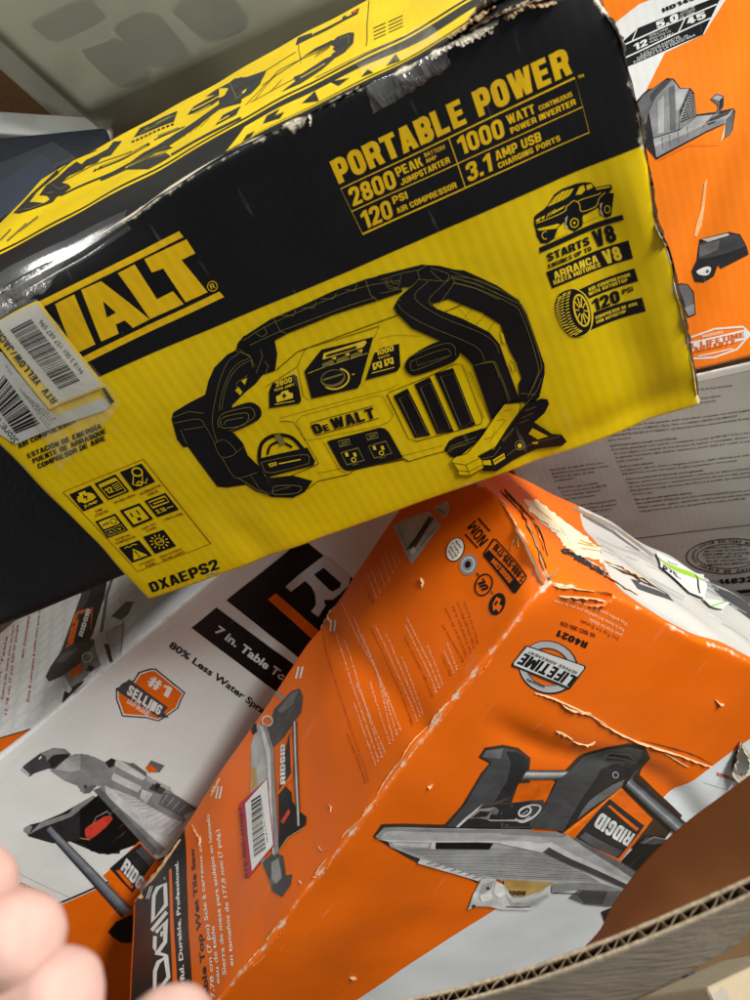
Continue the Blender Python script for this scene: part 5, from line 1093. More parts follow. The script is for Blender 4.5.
b.poly([(310, 252), (380, 182), (470, 148), (545, 152), (640, 205), (760, 270), (760, 350), (600, 340), (560, 392), (520, 397), (480, 345), (400, 312)], 'g4', 2); b.poly([(330, 240), (400, 182), (480, 155), (545, 158), (630, 205), (700, 250), (690, 300), (520, 240), (440, 260)], 'g5', 3); b.poly([(480, 300), (560, 280), (620, 330), (560, 392), (530, 395), (500, 330)], 'g3', 3); b.ell((496, 312), 24, 24, 'g4', 4); b.ell((530, 352), 12, 12, 'g2', 4)
b.poly([(130, 242), (150, 215), (250, 140), (330, 108), (400, 115), (442, 150), (340, 240), (300, 238), (215, 266), (185, 288)], 'g2', 4); b.poly([(250, 140), (330, 106), (400, 113), (435, 142), (330, 150), (290, 190), (285, 160)], 'g4', 5); b.poly([(300, 180), (360, 145), (430, 155), (320, 240)], 'g1', 5); b.poly([(132, 238), (140, 232), (186, 272), (180, 284)], 'g6', 5); b.poly([(238, 172), (256, 156), (258, 168), (244, 180)], 'white', 6)
b.src = Q2
b.poly([(0, 312), (80, 250), (275, 458), (250, 478), (130, 520), (50, 502), (0, 450)], 'black', 2)
b.src = Q1; b.poly([(530, 632), (545, 600), (640, 545), (690, 535), (697, 562), (640, 622), (570, 674), (540, 667)], 'sawred', 4, smooth=True); b.stroke([(580, 580), (600, 540), (670, 505), (690, 530)], 5, 'g4', 3); b.poly([(610, 560), (650, 535), (690, 540), (640, 580)], 'sawred', 5)
b.src = Q2
b.poly([(150, 222), (250, 258), (475, 370), (435, 442), (398, 472)], 'g6', 2)
for i in range(12): b.stroke([(180 + i * 20, 250 + i * 17), (260 + i * 19, 262 + i * 10)], 2, 'g4', 3)
b.poly([(0, 60), (60, 75), (110, 100), (140, 84), (220, 105), (300, 170), (330, 190), (402, 225), (430, 250), (532, 312), (470, 372), (400, 350), (250, 262), (150, 222), (50, 202), (0, 235)], 'g4', 3)
b.poly([(150, 85), (182, 95), (302, 170), (282, 186), (160, 120)], 'g6', 4); b.poly([(110, 100), (140, 82), (160, 92), (150, 120), (130, 128)], 'g1', 4); b.poly([(150, 150), (280, 215), (260, 240), (140, 180)], 'g6', 4); b.poly([(300, 160), (330, 180), (415, 220), (400, 232), (300, 190)], 'g5', 4); b.poly([(215, 108), (240, 105), (300, 150), (300, 172)], 'g3', 5)
b.poly([(330, 200), (390, 225), (370, 250), (310, 225)], 'g2', 5); b.poly([(345, 195), (365, 205), (350, 230), (335, 222)], 'g1', 6); b.poly([(280, 225), (330, 245), (300, 290), (270, 262)], 'g6', 5)
b.poly([(382, 240), (442, 256), (532, 312), (462, 352), (352, 292)], 'g3', 4)
for i in range(5): b.stroke([(398 + i * 27, 248 + i * 16), (368 + i * 25, 290 + i * 13)], 3, 'g5', 5)
b.poly([(470, 345), (530, 312), (505, 350), (480, 362)], 'g6', 5)
b.poly([(295, 130), (320, 95), (382, 120), (360, 150), (310, 150)], 'g3', 4); b.poly([(295, 130), (310, 112), (352, 142), (315, 152)], 'orange', 5)
b.poly([(60, 226), (110, 205), (150, 225), (412, 462), (360, 522), (330, 520)], 'g4', 5); b.poly([(110, 205), (150, 225), (412, 462), (385, 492), (120, 250)], 'g6', 6); b.poly([(60, 226), (90, 214), (350, 500), (332, 522)], 'g3', 6)
b.poly([(105, 612), (160, 565), (270, 458), (362, 560), (240, 722), (215, 732)], 'orange', 4); b.poly([(135, 580), (200, 525), (272, 468), (342, 545), (240, 692)], 'g1', 5); b.poly([(165, 590), (180, 585), (246, 662), (236, 674)], 'orange', 6); b.text('RIDGID', (184, 584), (305, 718), (212, 534), 'white', 6, .06)
for i in range(5): b.stroke([(255 + i * 8, 500 - i * 6), (320 + i * 8, 568 - i * 6)], 2.2, 'g4', 6)
b.src = Z; b.tube((48.5, 827), (127.5, 912.5), 8, 13.5, ['g2', 'steel', 'g4', 'g4', 'steel', 'steel', 'bluegrey', 'g2', 'g1'], 7); b.src = Q2
b.poly([(130, 870), (165, 825), (240, 790), (260, 920), (190, 922), (150, 895)], 'black', 8)
b.build('saw_picture')
# left side panel of the white carton
b = Print(wl, (0, 580, 5.357))
b.poly([(-400, 970), (0, 850), (162, 800), (0, 925), (-300, 1150)], 'orange', 1); b.stroke([(-400, 968), (0, 848), (162, 798)], 6, 'g1', 2); b.build('orange_field')
b = Print(wl, (0, 580, 5.357))
for t, bl, br in (('Scie à carreaux à table avec sous base', (156, 658), (222, 130)), ('17,78 cm (7 po) 550 W pompe', (40, 722), (98, 240)), ('Sierra de mesa para azulejos', (18, 640), (76, 240)), ('en húmedo', (126, 420), (162, 190)), ('7 in. Table', (-10, 600), (40, 300)), ('en tamaños de 177,8 mm (7 pulg.)', (186, 640), (244, 180))):
    b.text(t, bl, br, (bl[0] - 14, bl[1] - 2), 'red' if bl[0] != 186 else 'hexgrey', 1, .02)
b.build('caption')
b = Print(wl, (0, 580, 5.357), 'photo')
b.poly([(360, 380), (440, 80), (480, 0), (580, -20), (560, 100), (500, 290), (480, 330)], 'g1', 1); b.poly([(318, 400), (330, 380), (440, 80), (420, 40), (450, 0), (500, -20), (480, 90), (360, 380)], 'g2', 2)
b.poly([(355, 372), (400, 200), (420, 172), (500, 150), (492, 272)], 'orange', 2); b.poly([(395, 342), (432, 192), (492, 152), (487, 282)], 'g1', 3); b.text('RIDGID', (446, 312), (490, 165), (424, 302), 'white', 4, .05)
b.poly([(245, 522), (270, 470), (320, 400), (400, 350), (500, 320), (512, 340), (430, 450), (330, 520), (262, 547)], 'g2', 3); b.poly([(300, 450), (340, 400), (420, 370), (360, 440)], 'g3', 4)
b.poly([(330, 520), (500, 330), (540, 460), (500, 490), (445, 535), (380, 600), (350, 590)], 'g4', 2); b.poly([(372, 500), (430, 450), (445, 490), (385, 532)], 'orange', 4); b.ell((470, 420), 28, 24, 'g6', 4, rot=-30, ring=8); b.poly([(460, 490), (480, 460), (505, 470), (490, 495)], 'g1', 5); b.poly([(470, 510), (520, 480), (500, 520), (480, 520)], 'white', 5)
b.poly([(496, 302), (546, 285), (606, 440), (560, 470)], 'g6', 4); b.poly([(560, 350), (582, 345), (606, 440), (590, 452)], 'g1', 5); b.stroke([(545, 285), (575, 80), (600, 0)], 14, 'g3', 2); b.poly([(560, 280), (660, 240), (650, 400), (610, 430)], 'g5', 3); b.stroke([(665, 230), (648, 390)], 4, 'g4', 4)
b.poly([(330, 520), (345, 515), (385, 590), (370, 610), (350, 600)], 'g6', 4); b.poly([(330, 662), (345, 600), (450, 540), (440, 560)], 'g1', 3); b.stroke([(390, 612), (540, 500)], 6, 'g4', 4)
b.poly([(600, 200), (680, 120), (720, 120), (690, 190), (650, 220)], 'g3', 2)
b.build('saw_picture')
# faint honeycomb pattern printed over the lower part of the side panel
b = Print(wl, Z); rnd = random.Random(8)
for i in range(16):
    for j in range(13):
        y = .06 + i * .022; z = .012 + j * .022 + (.011 if i % 2 else 0)
        if z < .29: b.uvpoly([(y + .0095 * math.cos(k * 1.047), z + .0105 * math.sin(k * 1.047)) for k in range(6)], 'white', 0)
b.build('hexagon_pattern')
# ================================================================== the tall vacuum carton at the back right
dh = Vector((.90, -.18, -.39)).normalized(); dv = Vector((.326, .882, .339)); dv = (dv - dh * dv.dot(dh)).normalized(); dn = dh.cross(dv)
RV = Matrix((dh, dv, dn)).transposed()
EV = at(697, 371, .73)
TV = EV - dh * .075 - dv * .50
vac = thing('vacuum_carton', 'tall orange carton printed with a grey wet vacuum, standing behind the yellow carton', 'carton', mw(RV, TV))
VB = Carton(vac, RV, TV, (.42, .50, .25), r=.004, wob=.0014, wf=6, seed=4, cell=.008)
def vdent(p):
    if p.z > .02: return Vector((0, 0, 0))
    return Vector((0, 0, (1 - p.z / .02) * (.0028 * math.exp(-((p.x - .115 - .06 * math.sin(p.y * 9)) / .016) ** 2) + .0022 * noise.noise(Vector((p.x * 12, p.y * 12, 3.3))))))
VB.dents.append(vdent)
vf = Panel(VB, 2, 0, 0, 1); vf.build('front_panel', ink('orange2', 'coated'))
for ax, sd, a, c, nm, co in ((0, 0, 1, 2, 'side_panel', 'orange2'), (0, 1, 1, 2, 'side_panel', 'orange2'), (1, 0, 0, 2, 'top_panel', 'orange2'), (1, 1, 0, 2, 'bottom_panel', 'white'), (2, 1, 0, 1, 'back_panel', 'orange2')): Panel(VB, ax, sd, a, c).build(nm, ink(co, 'coated'))
U5 = (600, 0, 5); K1 = (620, 0, 5); K2 = (620, 180, 5)
b = Print(vf, U5)
b.poly([(60, 130), (200, 20), (640, -150), (640, -20), (520, 177), (328, 267), (232, 455), (60, 640)], 'white', 0)
b.poly([(60, 260), (195, 140), (560, -5), (640, -60), (598, 10), (520, 175), (325, 257), (60, 370)], 'black', 1)
b.stroke([(40, 262), (585, 22)], 7, 'white', 2); b.stroke([(40, 332), (555, 92)], 7, 'white', 2); b.stroke([(428, 92), (394, 168)], 6, 'white', 2); b.stroke([(190, 142), (165, 205)], 5, 'white', 2); b.stroke([(520, 176), (598, 8), (640, -40)], 6, 'white', 2)
b.text('HD1400', (318, 63), (520, -20), (312, 44), 'black', 2, .05); b.text('5.0', (290, 146), (396, 101), (284, 112), 'white', 2, .05); b.text('45', (440, 128), (532, 90), (432, 96), 'white', 2, .05); b.text('12', (176, 256), (243, 226), (170, 224), 'white', 2, .05)
for i, t in enumerate(('PEAK HP', 'HP POINTE', 'HP CIMA')): b.text(t, (404, 66 + i * 15), (476, 38 + i * 15), (402, 56 + i * 15), 'white', 2, .0, True)
for i, t in enumerate(('GALLONS', 'GALLONS US', 'GALONES')): b.text(t, (250, 188 + i * 15), (345 + i * 14, 150 + i * 13), (248, 178 + i * 15), 'white', 2, .0, True)
for i, t in enumerate(('2-1/2" HOSE DIAMETER', 'DIAMÈTRE DE TUYAU DE 6,35 CM', 'DIÁMETRO DE LA MANGUERA')): b.text(t, (206 - i * 16, 278 + i * 20), (405 + i * 38, 190 - i * 4), (203 - i * 16, 268 + i * 20), 'white', 2, .0, True)
b.build('specification_table')
b = Print(vf, K1, 'photo')
b.src = (640, 30, 6.818)
b.poly([(-80, 560), (20, 440), (60, 405), (90, 400), (165, 345), (190, 330), (235, 335), (280, 400), (345, 398), (370, 430), (382, 580), (500, 565), (640, 538), (652, 560), (630, 692), (568, 752), (580, 645), (450, 702), (110, 887), (40, 800), (-80, 700)], 'g1', 1)
b.poly([(-70, 580), (25, 448), (88, 404), (163, 350), (226, 340), (112, 462), (62, 545), (45, 640), (-60, 690)], 'g3', 2); b.poly([(70, 445), (163, 352), (218, 342), (110, 455), (80, 500)], 'g2', 3)
b.poly([(60, 560), (112, 462), (226, 342), (274, 405), (340, 402), (268, 560), (262, 682), (90, 740)], 'g4', 3); b.poly([(120, 500), (165, 450), (160, 705), (120, 715)], 'g5', 4); b.poly([(200, 395), (236, 380), (244, 680), (206, 690)], 'g3', 4); b.poly([(240, 360), (272, 408), (330, 406), (270, 540), (244, 560)], 'g5', 4)
b.poly([(268, 600), (345, 418), (368, 440), (378, 592), (292, 668), (266, 680)], 'g4', 4)
for i in range(11): b.stroke([(340 - i * 6.5, 432 + i * 20), (372, 438 + i * 15)], 7, 'black', 5)
for i in range(4): b.stroke([(345 - i * 22, 430 + i * 30), (372 - i * 12, 600 + i * 16)], 2.5, 'g4', 6)
b.poly([(90, 745), (265, 690), (388, 592), (585, 572), (640, 546), (582, 640), (450, 692), (110, 872)], 'g5', 3); b.poly([(100, 800), (270, 730), (450, 650), (578, 610), (576, 640), (450, 692), (110, 872)], 'g4', 4); b.stroke([(98, 790), (270, 724), (450, 640), (590, 596)], 3, 'g6', 5)
for x, y in ((150, 735), (200, 715), (258, 692), (320, 660)): b.stroke([(x, y), (x + 6, y + 80)], 3, 'g3', 5)
b.poly([(470, 610), (560, 570), (630, 548), (600, 580), (500, 622)], 'g2', 5); b.stroke([(425, 665), (500, 585), (530, 560)], 5, 'g3', 6)
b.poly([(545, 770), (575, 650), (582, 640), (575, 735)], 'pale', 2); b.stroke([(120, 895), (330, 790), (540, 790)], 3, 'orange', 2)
b.src = K1
b.poly([(452, 495), (482, 470), (520, 482), (518, 540), (482, 580), (492, 530)], 'g3', 3); b.poly([(462, 495), (485, 478), (512, 488), (498, 510)], 'g5', 4); b.poly([(500, 500), (518, 490), (516, 535), (495, 560)], 'g1', 5); b.poly([(430, 610), (500, 575), (470, 620), (440, 630)], 'g2', 4); b.poly([(530, 600), (572, 560), (556, 672), (525, 690)], 'g3', 4)
b.build('vacuum_picture')
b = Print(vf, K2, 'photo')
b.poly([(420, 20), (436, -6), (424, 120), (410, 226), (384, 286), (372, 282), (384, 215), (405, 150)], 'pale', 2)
b.poly([(385, 402), (398, 300), (545, 260), (600, 272), (632, 330), (643, 372), (505, 444), (490, 425), (470, 482), (420, 514), (375, 512), (358, 460)], 'g1', 1); b.poly([(400, 320), (545, 268), (598, 280), (626, 330), (500, 378), (395, 400)], 'g2', 2); b.poly([(410, 300), (540, 266), (545, 276), (440, 312)], 'g6', 3); b.poly([(400, 330), (500, 300), (490, 350), (395, 392)], 'g3', 3); b.poly([(385, 458), (432, 435), (456, 442), (442, 475), (402, 477)], 'white', 3, smooth=True); b.ell((438, 458), 8, 8, 'g3', 4)
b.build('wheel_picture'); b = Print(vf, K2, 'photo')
b.poly([(270, 525), (310, 518), (342, 525), (372, 562), (380, 672), (340, 690), (300, 620)], 'g1', 1); b.poly([(290, 530), (312, 524), (340, 530), (366, 565), (374, 668), (342, 680), (320, 600)], 'g3', 2); b.poly([(325, 640), (372, 620), (374, 668), (342, 680)], 'g4', 3)
b.build('wheel_picture')
b = Print(vf, K2)
b.stroke([(250, 830), (345, 790), (470, 745), (612, 736), (652, 772), (582, 850), (470, 888), (360, 895), (250, 880)], 9, 'white', 1, closed=True); b.poly([(250, 850), (345, 812), (630, 748), (650, 772), (630, 800), (370, 858), (250, 880)], 'white', 2)
b.text('FULL LIFETIME', (268, 862), (622, 788), (264, 836), 'orangetxt', 3, .05); b.text('WARRANTY', (330, 872), (578, 820), (326, 848), 'orangetxt', 3, .05); b.text('RIDGID', (410, 790), (512, 768), (408, 776), 'peach', 3, .04); b.stroke([(390, 882), (560, 846)], 6, 'white', 2)
b.poly([(200, 1000), (395, 952), (652, 908), (900, 870), (900, 1100), (200, 1100)], 'white', 1)
b.build('warranty_badge')
# printed lower flap, folded out
dw = (dv * .906 + dn * .423).normalized(); dq = dh.cross(dw)
RF = Matrix((dh, dw, dq)).transposed(); TF = TV + dv * .5015 - dn * .002 - dh * .13

M0 = mw(RV, TV).inverted() @ mw(RF, TF)      # the flap in the carton's own frame
class FlapBox(Carton):
    def pos(s, p, lift=0.0): return M0 @ Carton.pos(s, p, lift)
FB = FlapBox(vac, RF, TF, (.60, .62, .007), r=.003, wob=.0018, wf=7, seed=5, cell=.010)
ff = Panel(FB, 2, 0, 0, 1); ff.build('printed_flap', ink('grey', 'matte'), label='light grey flap covered in Spanish warranty text')
fb_ = Panel(FB, 2, 1, 0, 1); fb_.build('flap_back', ink('kraft', 'matte'))
K3 = (540, 360, 3.5714); R6 = (640, 530, 6.818)
b = Print(ff, K3, 'matte'); b.uvpoly([(0, 0), (ff.w, 0), (ff.w, .010), (0, .010)], 'white', 1); b.build('white_strip')
b = Print(ff, K3, 'matte')
WAR = ['de defectos de fabricación y de mano de obra durante la vida útil de la herramienta', 'herramienta RIDGID. La cobertura de la garantía termina cuando el producto', 'se vuelve inutilizable por motivos que no sean defectos de fabricación', 'y de mano de obra', 'Cómo puede obtener servicio', 'Para obtener el beneficio de esta garantía, envíe el producto completo con porte pagado', 'prepagado a RIDGE TOOL COMPANY, Elyria, Ohio, o a cualquier CENTRO DE SERVICIO', 'INDEPENDIENTE RIDGID AUTORIZADO. Las llaves para tubería y otras herramientas de mano', 'deben devolverse al lugar de compra', 'Qué hacemos para corregir los problemas', 'El producto garantizado será reparado o reemplazado a opción de RIDGE TOOL y devuelto', 'sin costo alguno; o si después de tres intentos de reparar o reemplazar durante el período', 'de garantía el producto sigue estando defectuoso, puede optar por recibir el reembolso', 'total correspondiente a su compra', 'Qué no está cubierto', 'Las fallas por mal uso, abuso o desgaste normal no están cubiertas por esta garantía', 'RIDGE TOOL no será responsable de daños incidentales o consecuentes', 'Cómo se relaciona la ley local con la garantía', 'Algunos estados no permiten la exclusión o limitación de daños incidentales o consecuentes', 'así que las limitaciones o exclusiones anteriores tal vez no sean aplicables a usted', 'Esta garantía le otorga derechos específicos y es posible que usted también tenga otros', 'derechos que varían de un estado a otro', 'No se aplica otra garantía expresa', 'Esta GARANTÍA VITALICIA es la única y exclusiva garantía para los productos RIDGID', 'Ningún empleado, agente, distribuidor u otra persona está autorizado para alterar', 'esta garantía ni para ofrecer otra garantía en nombre de RIDGE TOOL COMPANY']
HEAD = {4, 9, 14, 17, 22}; SHORT = {3: .22, 8: .4, 13: .45, 21: .3, 25: .8}
y = 150.0
for i, t in enumerate(WAR):
    if i in HEAD or i == 0: y += 5.5
    if i == 1: y += 15
    x0 = 175 + (y - 150) * .46; n = len(t) * (11.2 if i in HEAD else 10.2) * .62; wid = n * SHORT.get(i, 1) if i in SHORT else 560
    if i in HEAD: wid = len(t) * 6.6
    k = max(4, min(len(t), int(wid / 6.1))); wid = k * 6.1
    b.text(t[:k], (x0, y), (x0 + wid, y - wid * .125), (x0 - 2, y - 6.6), 'textgrey', 1, .022 if i in HEAD else .012, True)
    y += 14.6 - i * .06
y = 372.0
for i, t in enumerate(['fabricación de RIDGE TOOL, Inc.', 'garantiza sus herramientas contra', 'defectos de mano de obra', 'y material', '', 'Repuestos que necesitan', 'servicio por parte de RIDGE', 'Tool estarán cubiertos', 'por este documento', '', 'Para mayor información sobre', 'la garantía llame al centro', 'de servicio más cercano', '', 'RIDGE TOOL COMPANY', 'Elyria, Ohio']):
    x1 = 222 + (y - 372) * .5; wid = len(t) * 6.1
    if t: b.text(t, (x1 - 185, y + 22), (x1 - 185 + wid, y + 22 - wid * .125), (x1 - 187, y + 15.5), 'textgrey', 1, .012, True)
    y += 13.2
b.build('warranty_text')
b = Print(ff, K3, 'matte'); b.stroke([(300, 642), (750, 588), (1200, 536)], 2.4, 'textgrey', 1)
b.build('fold_line')
b = Print(ff, R6, 'matte')
ec = (612, 174)
b.ell(ec, 296, 117, 'textgrey', 1, ring=7, rot=-2); b.ell(ec, 222, 82, 'textgrey', 1, ring=5, rot=-2)
def arc_text(P, t, c, rx, ry, a0, a1, h, col):
    n = len(t)
    for i, ch in enumerate(t):
        if ch == ' ': continue
        a = math.radians(a0 + (a1 - a0) * i / max(1, n - 1)); da = math.radians((a1 - a0) / n) * .38
        f = lambda an, k: (c[0] + (rx + k) * math.cos(an), c[1] + (ry + k) * math.sin(an))
        if a1 > a0: P.text(ch, f(a - da, 0), f(a + da, 0), f(a - da, h), col, 2, .03)
        else: P.text(ch, f(a - da, 0), f(a + da, 0), f(a - da, -h), col, 2, .03)
arc_text(b, 'CORRUGATED CARTON SULTANA BOX CERTIFICATE', ec, 240, 93, -205, 15, 17, 'textgrey'); arc_text(b, 'PUEBLO DE CATABLA', ec, 272, 108, 140, 40, 17, 'textgrey')
for i, t in enumerate(('BURSTING STRENGTH TEST', 'MIN COMB WT FACINGS', 'SIZE LIMIT 75 INCHES', 'GROSS WT LIMIT 65 LBS', 'EDGE CRUSH TEST', 'MADE IN MEXICO')): b.text(t, (430 + abs(i - 2) * 12, 128 + i * 22), (700 + (i % 3) * 30, 112 + i * 22), (429 + abs(i - 2) * 12, 116 + i * 22), 'textgrey', 2, .02, True)
b.text('14632', (532, 366), (765, 346), (528, 330), 'black', 2, .05)
b.stroke([(620, 420), (900, 395)], 26, 'black', 1); b.stroke([(600, 446), (900, 425)], 5, 'textgrey', 1)
b.build('certificate_stamp')

# ================================================================== black tool case, left, under the yellow carton
BLK = plain('black_plastic', (24, 25, 28), .42, .4, .25, 220, .15)
DKG = plain('dark_edge_plastic', (44, 46, 48), .45, .4, .2, 220, .1)
def slab(root_name, label, cat, o, x, y, dims, mat, nm, r=.006, group=None, wob=.0005, seed=0):
    Rm = frame(o, x, y); root = thing(root_name, label, cat, mw(Rm, o), group)
    B = Carton(root, Rm, o, dims, r=r, wob=wob, wf=6, seed=seed, cell=.02)
    out = {}
    for ax, sd, a, c, k in ((2, 0, 0, 1, 'front_panel'), (2, 1, 0, 1, 'back_panel'), (0, 0, 1, 2, 'side_panel'), (0, 1, 1, 2, 'side_panel'), (1, 0, 0, 2, 'top_panel'), (1, 1, 0, 2, 'bottom_panel')):
        p = Panel(B, ax, sd, a, c); p.build(nm.get(k, k), mat); out[(ax, sd)] = p
    return root, B, out
o_ = at(-90, 660, .74); x_ = at(175, 549, .83); y_ = at(-150, 420, .72)
root, B, P_ = slab('tool_case', 'black plastic tool case in the shadow under the yellow carton', 'tool case', o_, x_, y_, (.36, .30, .05), BLK, dict(front_panel='lid', back_panel='base'), .012)
q = P_[(2, 0)]; b = Print(q, (0, 0, 1), 'coated')
V = []
def bar_on(panel, name, pts, h, mat, parent=None):
    """a raised moulding on a panel"""
    V = []; F = []
    n = len(pts)
    uv = [panel.uv(*p) for p in pts]
    for (u, v) in uv: V.append(panel.pos(u, v, 0)); 
    for (u, v) in uv: V.append(panel.pos(u, v, h))
    F.append(tuple(range(n, 2 * n)))
    for i in range(n): F.append((i, (i + 1) % n, n + (i + 1) % n, n + i))
    o = mesh_obj(name, V, F, mat, parent or panel.obj, smooth=False)
    m = o.modifiers.new('bevel', 'BEVEL'); m.width = h * .3; m.segments = 2
    return o
bar_on(q, 'lid_rib', [(-60, 616), (150, 536), (160, 522), (60, 556), (-60, 600)], .006, DKG)
b.stroke([(2, 574), (11, 568)], .8, 'g5', 1); b.stroke([(5, 580), (17, 573)], .7, 'g4', 1); b.build('scratch')
# ================================================================== clutter at the top left
WALLM = plain('kraft_liner', (118, 92, 64), .85, .15, .35, 180, .14, vscale=5)
NAVY = plain('navy_plastic', (14, 18, 25), .4, .45, .2, 120, .15)
GREYM = plain('grey_board', (40, 44, 46), .7, .2, .2, 120, .15)
PALE = plain('white_board', (176, 178, 174), .75, .2, .3, 140, .12)
slab('binder', 'dark navy plastic case standing beyond the left end of the yellow carton', 'case', at(-60, 206, .80), at(98, 186, .86), at(-64, 150, .82), (.19, .062, .02), NAVY, dict(front_panel='lid', back_panel='base'), .006)
slab('storage_tray', 'grey tray lying in front of the navy case', 'tray', at(-80, 236, .72), at(70, 172, .78), at(-60, 176, .80), (.17, .055, .012), GREYM, dict(front_panel='rim'), .004)
slab('white_board', 'white cardboard strip above the navy case', 'board', at(-60, 136, .90), at(100, 146, .90), at(-58, 104, .92), (.20, .034, .01), PALE, {}, .002)
slab('document_folder', 'slate blue folder at the left frame edge beside the drawing of the yellow lid', 'folder', at(-80, 285, .68), at(36, 205, .70), at(-100, 205, .72), (.16, .040, .01), plain('slate', (36, 42, 52), .6, .3, .2, 100), dict(front_panel='cover'), .003)
# translucent bin
bin_ = thing('storage_bin', 'translucent grey plastic storage bin with dark things showing through its wall', 'storage bin')
def plastic():
    m, nt, b = nt_new('milky_plastic')
    tc = N(nt, 'ShaderNodeTexCoord'); n = N(nt, 'ShaderNodeTexNoise', i_Scale=6, i_Detail=5); L(nt, tc.outputs['Object'], n.inputs['Vector'])
    cr = N(nt, 'ShaderNodeMapRange'); cr.inputs[3].default_value = .58; cr.inputs[4].default_value = .80; L(nt, n.outputs['Fac'], cr.inputs[0])
    b.inputs['Base Color'].default_value = (*lin((140, 142, 126)), 1); b.inputs['Roughness'].default_value = .42
    n2 = N(nt, 'ShaderNodeTexNoise', i_Scale=14, i_Detail=6); L(nt, tc.outputs['Object'], n2.inputs['Vector'])
    bp = N(nt, 'ShaderNodeBump', i_Strength=.3, i_Distance=.006); L(nt, n2.outputs['Fac'], bp.inputs['Height']); L(nt, bp.outputs[0], b.inputs['Normal'])
    t = N(nt, 'ShaderNodeBsdfTransparent'); t.inputs[0].default_value = (.88, .89, .83, 1); rf = N(nt, 'ShaderNodeBsdfRefraction'); rf.inputs['Color'].default_value = (.90, .91, .86, 1); rf.inputs['Roughness'].default_value = .32; rf.inputs['IOR'].default_value = 1.02; m2 = N(nt, 'ShaderNodeMixShader'); m2.inputs[0].default_value = .62; L(nt, t.outputs[0], m2.inputs[1]); L(nt, rf.outputs[0], m2.inputs[2]); mix = N(nt, 'ShaderNodeMixShader'); L(nt, cr.outputs[0], mix.inputs[0]); L(nt, b.outputs[0], mix.inputs[1]); L(nt, m2.outputs[0], mix.inputs[2]); L(nt, mix.outputs[0], nt.nodes['Material Output'].inputs[0])
    return m
MILK = plastic()
P0 = at(84, 112, .84); e1 = at(326, 0, .86) - P0; e2 = at(-2, 36, .78) - P0; e1 = e1.normalized() * .62; e2 = (e2 - e1.normalized() * e2.dot(e1.normalized()) * .0)
e2 = e2.normalized() * .34; e3 = at(118, 141, .90) - P0
P00 = [P0, P0 + e1, P0 + e1 + e2, P0 + e2]
P11 = [at(107, 141, .93), at(470, 10, .97), at(480, -250, 1.2), at(64, 50, 1.2)]
bm = bmesh.new(); vv = [bm.verts.new(c2w(p)) for p in P00 + P11]
for f in ((0, 1, 2, 3), (7, 6, 5, 4), (0, 4, 5, 1), (1, 5, 6, 2), (3, 7, 4, 0)): bm.faces.new([vv[i] for i in f])
bmesh.ops.recalc_face_normals(bm, faces=bm.faces)
me = bpy.data.meshes.new('bin_body'); bm.to_mesh(me); bm.free(); me.materials.append(MILK)
me.polygons.foreach_set('use_smooth', [True] * len(me.polygons))
o = bpy.data.objects.new('bin_body', me); COL.objects.link(o); o.parent = bin_
m = o.modifiers.new('bevel', 'BEVEL'); m.width = .010; m.segments = 5; m.limit_method = 'NONE' if False else 'ANGLE'; m.angle_limit = math.radians(20)
m = o.modifiers.new('thick', 'SOLIDIFY'); m.thickness = .0025
nb = e1.cross(e2).normalized(); nb = nb if nb.z < 0 else -nb
DARKS = plain('dark_cloth', (34, 35, 31), .8, .2, .4, 60, .25)
def blob(name, label, cat, c, sx, sy, sz, mat, seed, parent=None, ex=None):
    bm = bmesh.new(); bmesh.ops.create_icosphere(bm, subdivisions=4, radius=1)
    ax, ay = e1.normalized(), e2.normalized(); az = ax.cross(ay)
    for v in bm.verts:
        d = v.co.copy(); p = Vector([math.copysign(abs(x) ** .45, x) for x in d]); k = 1 + .16 * noise.noise(d * 1.6 + Vector((seed, 0, 0)))
        v.co = C2W3 @ (ax * p.x * sx * k + ay * p.y * sy * k + az * p.z * sz * k)
    me = bpy.data.meshes.new(name); bm.to_mesh(me); bm.free(); me.materials.append(mat); me.polygons.foreach_set('use_smooth', [True] * len(me.polygons))
    o = bpy.data.objects.new(name, me); COL.objects.link(o); o.location = c2w(c); o['label'] = label; o['category'] = cat; o['group'] = 'things inside the translucent bin'
    return o
def inn(px, py):
    d = at(px, py, 1); k = nb.dot(P0) / nb.dot(d); return d * k - nb * .024
blob('added_backing_paper', 'pale crumpled packing paper added inside the translucent bin to lighten it', 'packing paper', inn(190, 20) - nb * .085 + e1.normalized() * .02, .24, .14, .02, plain('pale_paper', (190, 190, 176), .8, .2, .5, 30, .15), 3)  # pale sheet added behind the dark items to lighten the bin's inside
blob('bagged_item', 'dark bagged item seen dimly through the bin, leftmost and lowest', 'bag', inn(120, 66), .022, .026, .008, DARKS, 1)
blob('bagged_item', 'dark bagged item seen dimly in the middle of the bin wall', 'bag', inn(155, 42), .024, .030, .008, DARKS, 4)
blob('bagged_item', 'dark rounded item showing through the right of the bin beside its upper rim', 'bag', inn(216, 16), .030, .026, .008, DARKS, 8)
blob('bagged_item', 'faint dark item behind the upper left of the bin wall', 'bag', inn(70, 22), .034, .014, .008, DARKS, 12)

